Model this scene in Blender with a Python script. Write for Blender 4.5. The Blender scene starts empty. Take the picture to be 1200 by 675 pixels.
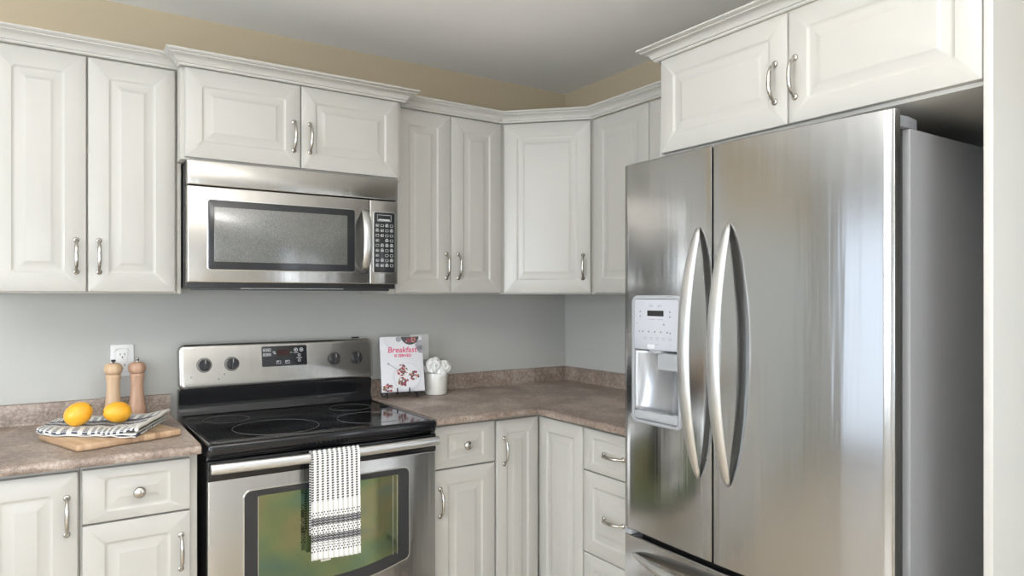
import bpy, bmesh, math, random
from mathutils import Matrix, Vector
from mathutils import noise as mnoise
R = math.radians; PI = math.pi
random.seed(7)
sc = bpy.context.scene
COL = sc.collection

# ------------------------------------------------------------------ camera
cd_ = bpy.data.cameras.new('camera'); cam = bpy.data.objects.new('camera', cd_); COL.objects.link(cam)
cam.location = (-2.2279, -2.8201, 1.3486)
cam.rotation_euler = (R(90), 0, R(-33.4285))
cd_.sensor_width = 36; cd_.lens = 36 * 804.913 / 1200
cd_.shift_x = (600 - 593.468) / 1200; cd_.shift_y = (347.042 - 337.5) / 1200
cd_.clip_start = 0.05
sc.camera = cam

# ------------------------------------------------------------------ world, light, exposure
sc.view_settings.view_transform = 'Standard'
try: sc.view_settings.look = 'None'
except Exception: pass
sc.view_settings.gamma = 1.0; sc.view_settings.use_curve_mapping = False
sc.view_settings.exposure = 0.17
w = bpy.data.worlds.new('sky'); sc.world = w; w.use_nodes = True
w.node_tree.nodes['Background'].inputs[0].default_value = (0.62, 0.78, 1.0, 1)
w.node_tree.nodes['Background'].inputs[1].default_value = 1.2

def area(name, loc, rot, sx, sy, power, col):
    l = bpy.data.lights.new(name, 'AREA'); l.shape = 'RECTANGLE'; l.size = sx; l.size_y = sy
    l.energy = power; l.color = col
    o = bpy.data.objects.new(name, l); COL.objects.link(o); o.location = loc; o.rotation_euler = rot
    return o
RX0, RY0, CH = -5.2, -6.0, 2.4005          # room: far left x, wall behind the camera y, ceiling height
# daylight entering through the glazed openings (each lamp fills its opening from just outside)
area('daylight_patio', (-3.50, RY0 - 0.40, 0.98), (R(108), 0, 0), 2.2, 2.00, 88, (0.90, 0.95, 1.0))
area('daylight_right', (0.30, -4.0, 1.20), (R(104), 0, R(90)), 1.9, 1.7, 46, (0.90, 0.95, 1.0))
area('daylight_side', (RX0 - 0.42, -2.6, 1.45), (R(118), 0, R(-90)), 2.2, 1.5, 118, (0.84, 0.92, 1.0))
area('daylight_glass_door', (RX0 - 0.16, -0.75, 1.10), (R(90), 0, R(-90)), 1.0, 1.9, 6.0, (0.93, 0.96, 1.0))

# ------------------------------------------------------------------ node helpers
def mat(name, col=(0.8, 0.8, 0.8), rough=0.5, metal=0.0, **kw):
    m = bpy.data.materials.new(name); m.use_nodes = True
    b = m.node_tree.nodes['Principled BSDF']
    b.inputs['Base Color'].default_value = (*col, 1); b.inputs['Roughness'].default_value = rough
    b.inputs['Metallic'].default_value = metal
    for k, v in kw.items(): b.inputs[k.replace('_', ' ')].default_value = v
    return m
class NT:
    def __init__(s, m): s.t = m.node_tree; s.b = s.t.nodes['Principled BSDF']
    def n(s, typ, **kw):
        x = s.t.nodes.new(typ)
        for k, v in kw.items(): setattr(x, k, v)
        return x
    def l(s, a, b): s.t.links.new(a, b)
    def coord(s, what='Object', scale=(1, 1, 1), rot=(0, 0, 0)):
        c = s.n('ShaderNodeTexCoord'); mp = s.n('ShaderNodeMapping'); s.l(c.outputs[what], mp.inputs[0])
        mp.inputs['Scale'].default_value = scale; mp.inputs['Rotation'].default_value = rot
        return mp.outputs[0]
    def noise(s, vec, scale, detail=4, rough=0.55):
        x = s.n('ShaderNodeTexNoise'); s.l(vec, x.inputs['Vector'])
        x.inputs['Scale'].default_value = scale; x.inputs['Detail'].default_value = detail; x.inputs['Roughness'].default_value = rough
        return x.outputs['Fac']
    def ramp(s, fac, stops, interp='LINEAR'):
        r = s.n('ShaderNodeValToRGB'); s.l(fac, r.inputs[0]); cr = r.color_ramp; cr.interpolation = interp
        while len(cr.elements) < len(stops): cr.elements.new(0.5)
        for e, (p, c) in zip(cr.elements, stops):
            e.position = p; e.color = (*c, 1) if len(c) == 3 else c
        return r.outputs[0]
    def math(s, op, a, b=None, c=None):
        x = s.n('ShaderNodeMath', operation=op)
        for i, v in enumerate((a, b, c)):
            if v is None: continue
            if isinstance(v, (int, float)): x.inputs[i].default_value = v
            else: s.l(v, x.inputs[i])
        return x.outputs[0]
    def mix(s, f, a, b):
        x = s.n('ShaderNodeMix', data_type='RGBA')
        if isinstance(f, (int, float)): x.inputs[0].default_value = f
        else: s.l(f, x.inputs[0])
        for sock, v in ((x.inputs[6], a), (x.inputs[7], b)):
            if isinstance(v, tuple): sock.default_value = (*v, 1)
            else: s.l(v, sock)
        return x.outputs[2]
    def bump(s, h, strength=0.2, dist=0.001):
        x = s.n('ShaderNodeBump'); s.l(h, x.inputs['Height']); x.inputs['Strength'].default_value = strength
        x.inputs['Distance'].default_value = dist; s.l(x.outputs[0], s.b.inputs['Normal']); return x

M = {}
def paint(name, col, rough, scale=220, bump=0.12, dist=0.0006, **kw):
    m = mat(name, col, rough, **kw); t = NT(m); v = t.coord(); t.bump(t.noise(v, scale, 3), bump, dist); return m
M['white'] = paint('white_cabinet_foil', (0.445, 0.432, 0.398), 0.30, 300, 0.05, 0.0004)
M['carcass'] = paint('cabinet_carcass', (0.47, 0.452, 0.408), 0.42, 300, 0.05)
M['trim'] = paint('white_trim', (0.48, 0.468, 0.435), 0.35, 300, 0.05)
M['ceiling'] = paint('ceiling_paint', (0.87, 0.87, 0.86), 0.9, 90, 0.35, 0.002)
M['greywall'] = paint('pale_wall_paint', (0.72, 0.715, 0.69), 0.75, 160, 0.3, 0.001)
# kitchen walls: grey paint under the cupboards, tan paint above them
m = paint('two_colour_wall_paint', (0.5, 0.5, 0.5), 0.75, 160, 0.3, 0.001); t = NT(m)
c = t.n('ShaderNodeNewGeometry'); sp = t.n('ShaderNodeSeparateXYZ'); t.l(c.outputs['Position'], sp.inputs[0])
t.l(t.mix(t.math('GREATER_THAN', sp.outputs[2], 1.9), (0.47, 0.47, 0.44), (0.46, 0.38, 0.26)), t.b.inputs['Base Color']); M['wall'] = m
# laminate worktop
m = mat('stone_look_laminate', rough=0.34); t = NT(m); v = t.coord()
big = t.noise(v, 6, 5, 0.6); fine = t.noise(v, 90, 6, 0.75); sp_ = t.noise(v, 420, 2)
c1 = t.ramp(t.math('ADD', t.math('MULTIPLY', big, 0.45), t.math('MULTIPLY', fine, 0.55)), [(0.38, (0.125, 0.093, 0.076)), (0.5, (0.255, 0.192, 0.153)), (0.59, (0.41, 0.345, 0.295))])
c2 = t.mix(t.math('MULTIPLY', t.math('GREATER_THAN', sp_, 0.62), 0.55), c1, (0.46, 0.43, 0.39))
t.l(c2, t.b.inputs['Base Color']); t.bump(fine, 0.12, 0.0006); M['laminate'] = m
# brushed stainless
def steel(name, col, rough, aniso, scale, bump=0.03, smudge=0.06, rot=0.25, tz=True, wave=0.11):
    m = mat(name, col, rough, 1.0); t = NT(m)
    v = t.coord(scale=scale); n1 = t.noise(v, 1, 5, 0.7); v2 = t.coord(); n2 = t.noise(v2, 3.5, 5, 0.6)
    r = t.math('ADD', t.math('MULTIPLY', t.math('SUBTRACT', n2, 0.5), smudge * 2), t.math('ADD', t.math('MULTIPLY', t.math('SUBTRACT', n1, 0.5), 0.05), rough))
    t.l(r, t.b.inputs['Roughness'])
    t.b.inputs['Anisotropic'].default_value = aniso; t.b.inputs['Anisotropic Rotation'].default_value = rot
    if aniso and tz:
        tg = t.n('ShaderNodeTangent', direction_type='RADIAL', axis='Z'); t.l(tg.outputs[0], t.b.inputs['Tangent'])
    if tz:
        ws = t.n('ShaderNodeBump'); t.l(t.noise(t.coord(scale=(9, 9, 0.35)), 1.6, 3, 0.5), ws.inputs['Height']); ws.inputs['Strength'].default_value = wave; ws.inputs['Distance'].default_value = 0.01
        b2 = t.bump(n1, bump, 0.0004); t.l(ws.outputs[0], b2.inputs['Normal'])
    else: t.bump(n1, bump, 0.0004)
    return m
M['steel_fridge'] = steel('brushed_steel_fridge', (0.42, 0.416, 0.408), 0.145, 0.75, (4, 4, 900), 0.03, 0.07)
M['steel_h'] = steel('brushed_steel', (0.49, 0.475, 0.45), 0.24, 0.6, (6, 6, 900), 0.04, 0.06)
M['handle_steel'] = steel('satin_steel_handle', (0.68, 0.68, 0.675), 0.33, 0, (60, 60, 60), 0.02, 0.03)
M['nickel'] = steel('brushed_nickel', (0.50, 0.475, 0.435), 0.24, 0, (90, 90, 90), 0.02, 0.02)
M['edge_steel'] = mat('polished_edge', (0.58, 0.58, 0.57), 0.25, 1.0)
M['black_enamel'] = paint('black_enamel', (0.008, 0.008, 0.009), 0.14, 20, 0.08, 0.001)
M['black_plastic'] = paint('black_plastic', (0.018, 0.018, 0.019), 0.38, 300, 0.1)
M['cooktop'] = mat('black_ceramic_glass', (0.006, 0.006, 0.007), 0.06)
t = NT(M['cooktop']); v = t.coord(); t.l(t.ramp(t.noise(v, 7, 5), [(0.35, (0.04,) * 3), (0.7, (0.13,) * 3)]), t.b.inputs['Roughness'])
M['ring'] = mat('printed_burner_line', (0.20, 0.20, 0.20), 0.25)
M['dark_frame'] = mat('dark_glass_border', (0.022, 0.023, 0.025), 0.18)
m = mat('coated_oven_glass', (0.2, 0.3, 0.2), 0.06, 0.9); t = NT(m); v = t.coord(scale=(1, 1, 1.6))
t.l(t.ramp(t.noise(v, 3.2, 2), [(0.32, (0.11, 0.20, 0.17)), (0.46, (0.18, 0.24, 0.13)), (0.56, (0.25, 0.25, 0.14)), (0.68, (0.10, 0.20, 0.20))]), t.b.inputs['Base Color']); M['oven_glass'] = m
m = mat('microwave_mesh_glass', (0.06, 0.062, 0.056), 0.2); t = NT(m); v = t.coord()
vo = t.n('ShaderNodeTexVoronoi'); t.l(v, vo.inputs['Vector']); vo.inputs['Scale'].default_value = 420
t.l(t.ramp(vo.outputs['Distance'], [(0.1, (0.05, 0.051, 0.047)), (0.6, (0.13, 0.132, 0.122))]), t.b.inputs['Base Color'])
t.b.inputs['Coat Weight'].default_value = 1.0; t.b.inputs['Coat Roughness'].default_value = 0.16; t.b.inputs['Coat IOR'].default_value = 1.7; M['mw_glass'] = m
M['print'] = mat('printed_marks_light', (0.62, 0.63, 0.64), 0.5)
M['print_dark'] = mat('printed_marks_dark', (0.10, 0.10, 0.12), 0.5)
M['lcd'] = mat('dark_display', (0.02, 0.02, 0.018), 0.15)
M['red_lcd'] = mat('red_tinted_display', (0.035, 0.012, 0.012), 0.12)
M['grey_plastic'] = paint('grey_plastic', (0.31, 0.32, 0.335), 0.33, 300, 0.06)
M['pale_plastic'] = paint('pale_grey_panel', (0.42, 0.43, 0.465), 0.3, 300, 0.05)
M['silver_plastic'] = mat('silver_plastic', (0.40, 0.41, 0.425), 0.24, 0.7)
M['fridge_side'] = paint('grey_painted_sheet', (0.34, 0.34, 0.345), 0.36, 700, 0.25, 0.0005)
M['fridge_gap'] = mat('dark_gasket', (0.05, 0.05, 0.05), 0.6)
M['plate'] = mat('white_outlet_plastic', (0.78, 0.78, 0.76), 0.3)
M['clear_cover'] = mat('pale_outlet_cover', (0.72, 0.72, 0.71), 0.12)
M['slot'] = mat('outlet_slot', (0.03, 0.03, 0.03), 0.6)
def wood(name, a, b, scale, rough=0.42, k=6):
    m = mat(name, a, rough); t = NT(m); v = t.coord(scale=scale); n = t.noise(v, k, 6, 0.6)
    t.l(t.ramp(n, [(0.3, a), (0.7, b)]), t.b.inputs['Base Color']); t.bump(n, 0.08, 0.0005); return m
M['mill_light'] = wood('pale_beech', (0.50, 0.33, 0.20), (0.66, 0.48, 0.31), (9, 9, 1.2))
M['mill_dark'] = wood('pinkish_beech', (0.40, 0.235, 0.155), (0.55, 0.35, 0.24), (9, 9, 1.2))
# bamboo board: narrow glued strips running across the board
m = mat('bamboo_strips', rough=0.45); t = NT(m); tc = t.n('ShaderNodeTexCoord'); sx = t.n('ShaderNodeSeparateXYZ'); t.l(tc.outputs['Object'], sx.inputs[0])
st = t.math('FLOOR', t.math('MULTIPLY', sx.outputs[0], 62)); wn = t.n('ShaderNodeTexWhiteNoise', noise_dimensions='1D'); t.l(st, wn.inputs['W'])
gr = t.noise(t.coord(scale=(60, 3, 60)), 3, 4)
t.l(t.ramp(t.math('ADD', t.math('MULTIPLY', wn.outputs[0], 0.6), t.math('MULTIPLY', gr, 0.4)), [(0.15, (0.34, 0.21, 0.12)), (0.5, (0.47, 0.31, 0.185)), (0.85, (0.58, 0.41, 0.26))]), t.b.inputs['Base Color']); M['bamboo'] = m
m = mat('fruit_skin', rough=0.34); t = NT(m); v = t.coord()
t.l(t.ramp(t.noise(v, 14, 4), [(0.3, (0.76, 0.33, 0.015)), (0.7, (0.83, 0.45, 0.035))]), t.b.inputs['Base Color'])
t.bump(t.noise(v, 260, 2), 0.25, 0.0008); t.b.inputs['Subsurface Weight'].default_value = 0.08; M['fruit'] = m
M['stem'] = mat('fruit_stem_scar', (0.09, 0.06, 0.02), 0.8)
M['ceramic'] = mat('cream_ceramic', (0.70, 0.68, 0.63), 0.16)
M['petal'] = paint('white_petal', (0.88, 0.87, 0.84), 0.8, 120, 0.05); M['petal'].node_tree.nodes['Principled BSDF'].inputs['Subsurface Weight'].default_value = 0.0
M['twig'] = mat('thin_dry_twig', (0.16, 0.15, 0.11), 0.7)
M['iron'] = mat('black_wrought_iron', (0.02, 0.02, 0.022), 0.5)
M['chrome'] = mat('chrome', (0.75, 0.75, 0.75), 0.12, 1.0)
M['lens'] = paint('diffuse_lamp_lens', (0.42, 0.43, 0.43), 0.4, 300, 0.5)
M['cover'] = mat('book_cover_paper', (0.68, 0.67, 0.69), 0.28)
M['pages'] = mat('book_pages', (0.74, 0.72, 0.68), 0.8)
M['pink'] = mat('pink_ink', (0.60, 0.07, 0.16), 0.4)
M['grey_ink'] = mat('grey_ink', (0.30, 0.30, 0.33), 0.4)
M['plate_ink'] = mat('printed_plate', (0.60, 0.60, 0.62), 0.3)
M['bowl_ink'] = mat('printed_dark_bowl', (0.05, 0.045, 0.05), 0.3)
for n_, c_ in (('berry1', (0.30, 0.03, 0.06)), ('berry2', (0.10, 0.035, 0.06)), ('berry3', (0.46, 0.22, 0.17)), ('berry4', (0.14, 0.11, 0.05))): M[n_] = mat('printed_' + n_[:-1] + '_' + n_[-1], c_, 0.3)
# wood floor
m = mat('oak_plank_floor', rough=0.32); t = NT(m); v = t.coord(rot=(0, 0, R(90)))
br = t.n('ShaderNodeTexBrick'); t.l(v, br.inputs['Vector']); br.inputs['Scale'].default_value = 1.0
br.inputs['Brick Width'].default_value = 1.1; br.inputs['Row Height'].default_value = 0.12; br.inputs['Mortar Size'].default_value = 0.0015
br.inputs['Color1'].default_value = (0.46, 0.37, 0.27, 1); br.inputs['Color2'].default_value = (0.56, 0.47, 0.36, 1); br.inputs['Mortar'].default_value = (0.15, 0.1, 0.06, 1)
g = t.noise(t.coord(scale=(20, 1.2, 1)), 3, 6)
t.l(t.mix(t.math('MULTIPLY', g, 0.5), br.outputs['Color'], (0.64, 0.56, 0.45)), t.b.inputs['Base Color']); M['floor'] = m
m = mat('lamp_glass', (0.9, 0.88, 0.82), 0.3); b_ = m.node_tree.nodes['Principled BSDF']
b_.inputs['Emission Color'].default_value = (1.0, 0.86, 0.68, 1); b_.inputs['Emission Strength'].default_value = 1.8; M['lamp'] = m
# woven cotton towels: off-white with rows of dark dashes (UV driven, metres)
def towel_mat(name, bands, dark, pitch_u=0.0079, pitch_v=0.0080, col_on=0.55, bu=0.0):
    m = mat(name, (0.78, 0.77, 0.74), 0.9); t = NT(m); tc = t.n('ShaderNodeTexCoord'); s = t.n('ShaderNodeSeparateXYZ'); t.l(tc.outputs['UV'], s.inputs[0])
    U, V = s.outputs[0], s.outputs[1]
    def fr(x, p, off=0.0): return t.math('FRACT', t.math('ADD', t.math('DIVIDE', x, p), off))
    # ladder columns: dash pairs
    colm = t.math('LESS_THAN', fr(U, pitch_u * 2), col_on)
    rowm = t.math('LESS_THAN', fr(V, pitch_v), 0.56)
    ladder = t.math('MULTIPLY', colm, rowm)
    # fine checks
    chk = t.math('LESS_THAN', t.math('MULTIPLY', t.math('SUBTRACT', fr(U, pitch_u * 1.1), 0.5), t.math('SUBTRACT', fr(V, pitch_v * 1.8), 0.5)), 0.0)
    dense = t.math('MAXIMUM', t.math('GREATER_THAN', fr(t.math('ADD', V, t.math('PINGPONG', t.math('MULTIPLY', U, 1.0), pitch_u * 0.55)), pitch_v * 1.05), 0.14), 0.0)
    r_l = t.ramp(V, [(p, (x[0],) * 3) for p, x in bands], 'CONSTANT')
    r_c = t.ramp(V, [(p, (x[1],) * 3) for p, x in bands], 'CONSTANT')
    r_d = t.ramp(V, [(p, (x[2],) * 3) for p, x in bands], 'CONSTANT')
    f = t.math('MAXIMUM', t.math('MULTIPLY', ladder, r_l), t.math('MAXIMUM', t.math('MULTIPLY', t.math('MULTIPLY', chk, rowm), r_c), t.math('MULTIPLY', dense, r_d)))
    t.l(t.mix(f, (0.76, 0.75, 0.715), dark), t.b.inputs['Base Color'])
    wv = t.math('ADD', t.math('ABSOLUTE', t.math('SUBTRACT', fr(U, pitch_u * 2), 0.5)), t.math('ABSOLUTE', t.math('SUBTRACT', fr(V, 0.0016), 0.5)))
    t.bump(wv, 0.5, 0.0012)
    return m
L_, C_, D_, W_ = (1, 0, 0), (0, 1, 0), (0, 0, 1), (0, 0, 0)
M['towel_hang'] = towel_mat('black_dash_cotton', [(0.0, W_), (0.022, C_), (0.052, D_), (0.075, C_), (0.105, D_), (0.128, C_), (0.152, W_), (0.178, L_), (0.68, W_)], (0.06, 0.06, 0.065))
M['towel_flat'] = towel_mat('navy_dash_cotton', [(0.0, L_), (0.07, C_), (0.10, D_), (0.13, C_), (0.16, D_), (0.20, L_), (0.26, C_), (0.32, L_)], (0.03, 0.035, 0.07), 0.0095, 0.0085)
M['hem'] = paint('cream_hem', (0.76, 0.73, 0.66), 0.9, 500, 0.4)

# ------------------------------------------------------------------ object helpers
WM = {}
I4 = Matrix.Identity(4)
def T(x, y, z): return Matrix.Translation((x, y, z))
def RZ(d): return Matrix.Rotation(R(d), 4, 'Z')
def RX(d): return Matrix.Rotation(R(d), 4, 'X')
def RY(d): return Matrix.Rotation(R(d), 4, 'Y')
def link(o, parent, world):
    COL.objects.link(o); WM[o.name] = world.copy()
    if parent is not None:
        o.parent = parent; o.matrix_parent_inverse = Matrix.Identity(4)
        o.matrix_basis = WM[parent.name].inverted() @ world
    else: o.matrix_basis = world
def tag(o, label=None, cat=None, group=None, kind=None):
    if label: o['label'] = label
    if cat: o['category'] = cat
    if group: o['group'] = group
    if kind: o['kind'] = kind
    return o
def thing(name, label, cat, loc=(0, 0, 0), rz=0, group=None, world=None):
    o = bpy.data.objects.new(name, None); o.empty_display_size = 0.05
    link(o, None, world if world is not None else T(*loc) @ RZ(rz)); return tag(o, label, cat, group)
def mesh_from(name, bm, m, smooth=30):
    bmesh.ops.remove_doubles(bm, verts=bm.verts, dist=1e-6)
    bmesh.ops.recalc_face_normals(bm, faces=bm.faces)
    me = bpy.data.meshes.new(name); bm.to_mesh(me); bm.free()
    for mm in (m if isinstance(m, (list, tuple)) else [m]): me.materials.append(mm)
    if smooth:
        for p in me.polygons: p.use_smooth = True
        try: me.set_sharp_from_angle(angle=R(smooth))
        except Exception: pass
    return me
def obj(name, bm, m, parent=None, world=None, frame=None, smooth=30, label=None):
    """bm is written in world coordinates, or in `frame` when one is given; origin goes to the frame (or the bbox base)."""
    if frame is None:
        vs = [v.co for v in bm.verts]
        lo = Vector([min(v[i] for v in vs) for i in range(3)]); hi = Vector([max(v[i] for v in vs) for i in range(3)])
        frame = T((lo.x + hi.x) / 2, (lo.y + hi.y) / 2, lo.z)
        if world is not None: frame = world @ frame; bm.transform(world)
        bm.transform(frame.inverted())
    me = mesh_from(name, bm, m, smooth)
    o = bpy.data.objects.new(name, me); link(o, parent, frame)
    if label: o['label'] = label
    return o
def struct(name, bm, m, **kw):
    o = obj(name, bm, m, **kw); o['kind'] = 'structure'; return o
def inst(name, me, parent, world, label=None):
    o = bpy.data.objects.new(name, me); link(o, parent, world)
    if label: o['label'] = label
    return o

def BM(): return bmesh.new()
def box(bm, x0, x1, y0, y1, z0, z1, bev=0.0, seg=2):
    r = bmesh.ops.create_cube(bm, size=1.0); vs = r['verts']
    for v in vs:
        v.co = Vector((x0 + (v.co.x + .5) * (x1 - x0), y0 + (v.co.y + .5) * (y1 - y0), z0 + (v.co.z + .5) * (z1 - z0)))
    if bev > 0:
        es = list({e for v in vs for e in v.link_edges})
        bmesh.ops.bevel(bm, geom=es, offset=bev, segments=seg, affect='EDGES', profile=0.6)
    return bm
def rrect(w, h, r, n=4, cx=0, cz=0):
    """rounded rectangle outline, centred, counter-clockwise in (x, z)"""
    r = max(min(r, w / 2 - 1e-5, h / 2 - 1e-5), 1e-5); out = []
    for sx, sz, a0 in ((1, 1, 0), (-1, 1, 90), (-1, -1, 180), (1, -1, 270)):
        for i in range(n + 1):
            a = R(a0 + 90 * i / n); out.append((cx + sx * (w / 2 - r) + r * math.cos(a), cz + sz * (h / 2 - r) + r * math.sin(a)))
    return out
def loft(bm, loops, cap0=True, cap1=True, closed=True):
    rows = [[bm.verts.new(p) for p in lp] for lp in loops]; n = len(rows[0])
    for a, b in zip(rows, rows[1:]):
        for i in range(n if closed else n - 1):
            j = (i + 1) % n
            try: bm.faces.new((a[i], a[j], b[j], b[i]))
            except ValueError: pass
    if cap0: bm.faces.new(rows[0])
    if cap1: bm.faces.new(rows[-1])
    return rows
def slab(bm, w, h, y0, y1, r=0.01, bev=0.002, cx=0, cz=0, n=5):
    """rounded-rectangle slab facing -Y from y0 (back) to y1 (front, smaller y)"""
    L = [[(x, y0, z) for x, z in rrect(w, h, r, n, cx, cz)]]
    L.append([(x, y1 + bev, z) for x, z in rrect(w, h, r, n, cx, cz)])
    L.append([(x, y1 + bev * .3, z) for x, z in rrect(w - bev * .6, h - bev * .6, r - bev * .3, n, cx, cz)])
    L.append([(x, y1, z) for x, z in rrect(w - 2 * bev, h - 2 * bev, max(r - bev, 1e-4), n, cx, cz)])
    loft(bm, L); return bm
def tube(bm, pts, radii, n=12, cap=True, flat=1.0):
    pts = [Vector(p) for p in pts]
    if isinstance(radii, (int, float)): radii = [radii] * len(pts)
    tans = [(pts[min(i + 1, len(pts) - 1)] - pts[max(i - 1, 0)]).normalized() for i in range(len(pts))]
    up = Vector((0, 0, 1)) if abs(tans[0].z) < 0.9 else Vector((1, 0, 0))
    nrm = (up - tans[0] * up.dot(tans[0])).normalized(); loops = []
    for p, tn, r in zip(pts, tans, radii):
        nrm = (nrm - tn * nrm.dot(tn)).normalized(); bi = tn.cross(nrm)
        loops.append([p + (nrm * math.cos(2 * PI * k / n) + bi * math.sin(2 * PI * k / n) * flat) * r for k in range(n)])
    loft(bm, loops, cap, cap); return bm
def lathe(bm, prof, n=32, M_=None):
    """profile of (r, z) turned about Z"""
    loops = [[Vector((r * math.cos(2 * PI * k / n), r * math.sin(2 * PI * k / n), z)) for k in range(n)] for r, z in prof]
    if M_ is not None: loops = [[M_ @ p for p in lp] for lp in loops]
    loft(bm, loops, True, True); return bm
def sweep(bm, prof, path, side=1, closed_prof=True):
    """mitred horizontal sweep. path = XY points, prof = (outward, z); outward is to the left of the path * side"""
    P = [Vector(p) for p in path]; loops = []
    for i, p in enumerate(P):
        d0 = (P[i] - P[i - 1]).normalized() if i else (P[1] - P[0]).normalized()
        d1 = (P[i + 1] - P[i]).normalized() if i < len(P) - 1 else d0
        n0 = Vector((-d0.y, d0.x)) * side; n1 = Vector((-d1.y, d1.x)) * side
        mt = (n0 + n1); mt = mt / max(mt.dot(n0), 1e-6) if mt.length > 1e-6 else n0
        loops.append([(p.x + mt.x * o, p.y + mt.y * o, z) for o, z in prof])
    loft(bm, loops, True, True); return bm
def prism(bm, outline, z0, z1, bev=0.0):
    """vertical prism from a CCW xy outline with small top and bottom bevels"""
    c = Vector((sum(p[0] for p in outline) / len(outline), sum(p[1] for p in outline) / len(outline)))
    def off(d):
        if d == 0: return [Vector(p) for p in outline]
        out = []; n = len(outline)
        for i in range(n):
            a, b, e = Vector(outline[i - 1]), Vector(outline[i]), Vector(outline[(i + 1) % n])
            d0 = (b - a).normalized(); d1 = (e - b).normalized()
            n0 = Vector((-d0.y, d0.x)); n1 = Vector((-d1.y, d1.x)); mt = n0 + n1; mt = mt / max(mt.dot(n0), 0.3)
            out.append(b + mt * d)
        return out
    if bev:
        lv = [(bev, z0), (0, z0 + bev), (0, z1 - bev), (bev, z1)]
    else: lv = [(0, z0), (0, z1)]
    loft(bm, [[(p.x, p.y, z) for p in off(d)] for d, z in lv]); return bm
def text_mesh(name, s, size, m, parent, world, extrude=0.0002, align='CENTER', bold=0.0, shear=0.0):
    cu = bpy.data.curves.new(name, 'FONT'); cu.body = s; cu.size = size; cu.extrude = extrude; cu.align_x = align; cu.align_y = 'CENTER'
    cu.offset = bold; cu.shear = shear; cu.resolution_u = 2
    tmp = bpy.data.objects.new('tmp', cu); me = bpy.data.meshes.new_from_object(tmp)
    bpy.data.objects.remove(tmp); me.materials.clear(); me.materials.append(m); me.name = name
    o = bpy.data.objects.new(name, me); link(o, parent, world); return o
TXT = RX(90)      # lays text (in XY) upright facing -Y

# ------------------------------------------------------------------ room shell
WT = 0.12
def wall_with_hole(name, ax, pos, a0, a1, holes, m, outward):
    bm = BM()
    def bx(u0, u1, z0, z1):
        if ax == 'y': box(bm, u0, u1, *(sorted((pos, pos + outward * WT))), z0, z1)
        else: box(bm, *(sorted((pos, pos + outward * WT))), u0, u1, z0, z1)
    if not holes: bx(a0, a1, 0, CH)
    else:
        h0, h1, z0, z1 = holes
        bx(a0, h0, 0, CH); bx(h1, a1, 0, CH); bx(h0, h1, z1, CH)
        if z0 > 0: bx(h0, h1, 0, z0)
    return struct(name, bm, m, smooth=0)
wall_with_hole('wall_back', 'y', 0.0, RX0 - WT, WT, None, M['wall'], 1)
wall_with_hole('wall_right', 'x', 0.0, RY0 - WT, 0.0, (-4.95, -3.05, 0.35, 2.10), M['wall'], 1)
bm = BM(); wx = (RX0 - WT, RX0)
for y0, y1, z0, z1 in ((RY0 - WT, -3.7, 0, CH), (-3.7, -1.5, 0, 0.70), (-3.7, -1.5, 2.20, CH), (-1.5, -1.25, 0, CH), (-1.25, -0.25, 2.10, CH), (-0.25, 0.0, 0, CH)): box(bm, *wx, y0, y1, z0, z1)
struct('wall_left', bm, M['greywall'], smooth=0)
wall_with_hole('wall_front', 'y', RY0, RX0, 0.0, (-4.6, -2.4, 0.0, 2.10), M['greywall'], -1)
struct('floor', box(BM(), RX0 - WT, WT, RY0 - WT, WT, -0.08, 0.0), M['floor'], smooth=0)
struct('ceiling', box(BM(), RX0 - WT, WT, RY0 - WT, WT, CH, CH + 0.08), M['ceiling'], smooth=0)
# glazed openings outside the frame (they light the room and show in the steel)
bm = BM(); y = RY0
for x0, x1 in ((-4.6, -4.53), (-3.55, -3.45), (-2.47, -2.4)): box(bm, x0, x1, y - 0.09, y - 0.03, 0, 2.10, 0.003)
for x0, x1 in ((-4.53, -3.55), (-3.45, -2.47)):
    box(bm, x0, x1, y - 0.09, y - 0.03, 2.02, 2.10, 0.003); box(bm, x0, x1, y - 0.09, y - 0.03, 0, 0.10, 0.003)
struct('door_1', bm, M['trim'])
bm = BM()
for y0, y1 in ((-3.7, -3.64), (-2.63, -2.57), (-1.56, -1.5)): box(bm, RX0 - 0.09, RX0 - 0.03, y0, y1, 0.70, 2.20, 0.003)
for y0, y1 in ((-3.64, -2.63), (-2.57, -1.56)):
    box(bm, RX0 - 0.09, RX0 - 0.03, y0, y1, 0.70, 0.76, 0.003); box(bm, RX0 - 0.09, RX0 - 0.03, y0, y1, 2.14, 2.20, 0.003)
struct('window_1', bm, M['trim'])
bm = BM()
for y0, y1 in ((-1.25, -1.18), (-0.32, -0.25)): box(bm, RX0 - 0.09, RX0 - 0.03, y0, y1, 0, 2.10, 0.003)
box(bm, RX0 - 0.09, RX0 - 0.03, -1.18, -0.32, 2.02, 2.10, 0.003); box(bm, RX0 - 0.09, RX0 - 0.03, -1.18, -0.32, 0, 0.15, 0.003)
struct('door_2', bm, M['trim'])
bm = BM()
for y0, y1 in ((-4.95, -4.89), (-4.03, -3.97), (-3.11, -3.05)): box(bm, 0.03, 0.09, y0, y1, 0.35, 2.10, 0.003)
for y0, y1 in ((-4.89, -4.03), (-3.97, -3.11)):
    box(bm, 0.03, 0.09, y0, y1, 0.35, 0.41, 0.003); box(bm, 0.03, 0.09, y0, y1, 2.04, 2.10, 0.003)
struct('window_2', bm, M['trim'])
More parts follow.
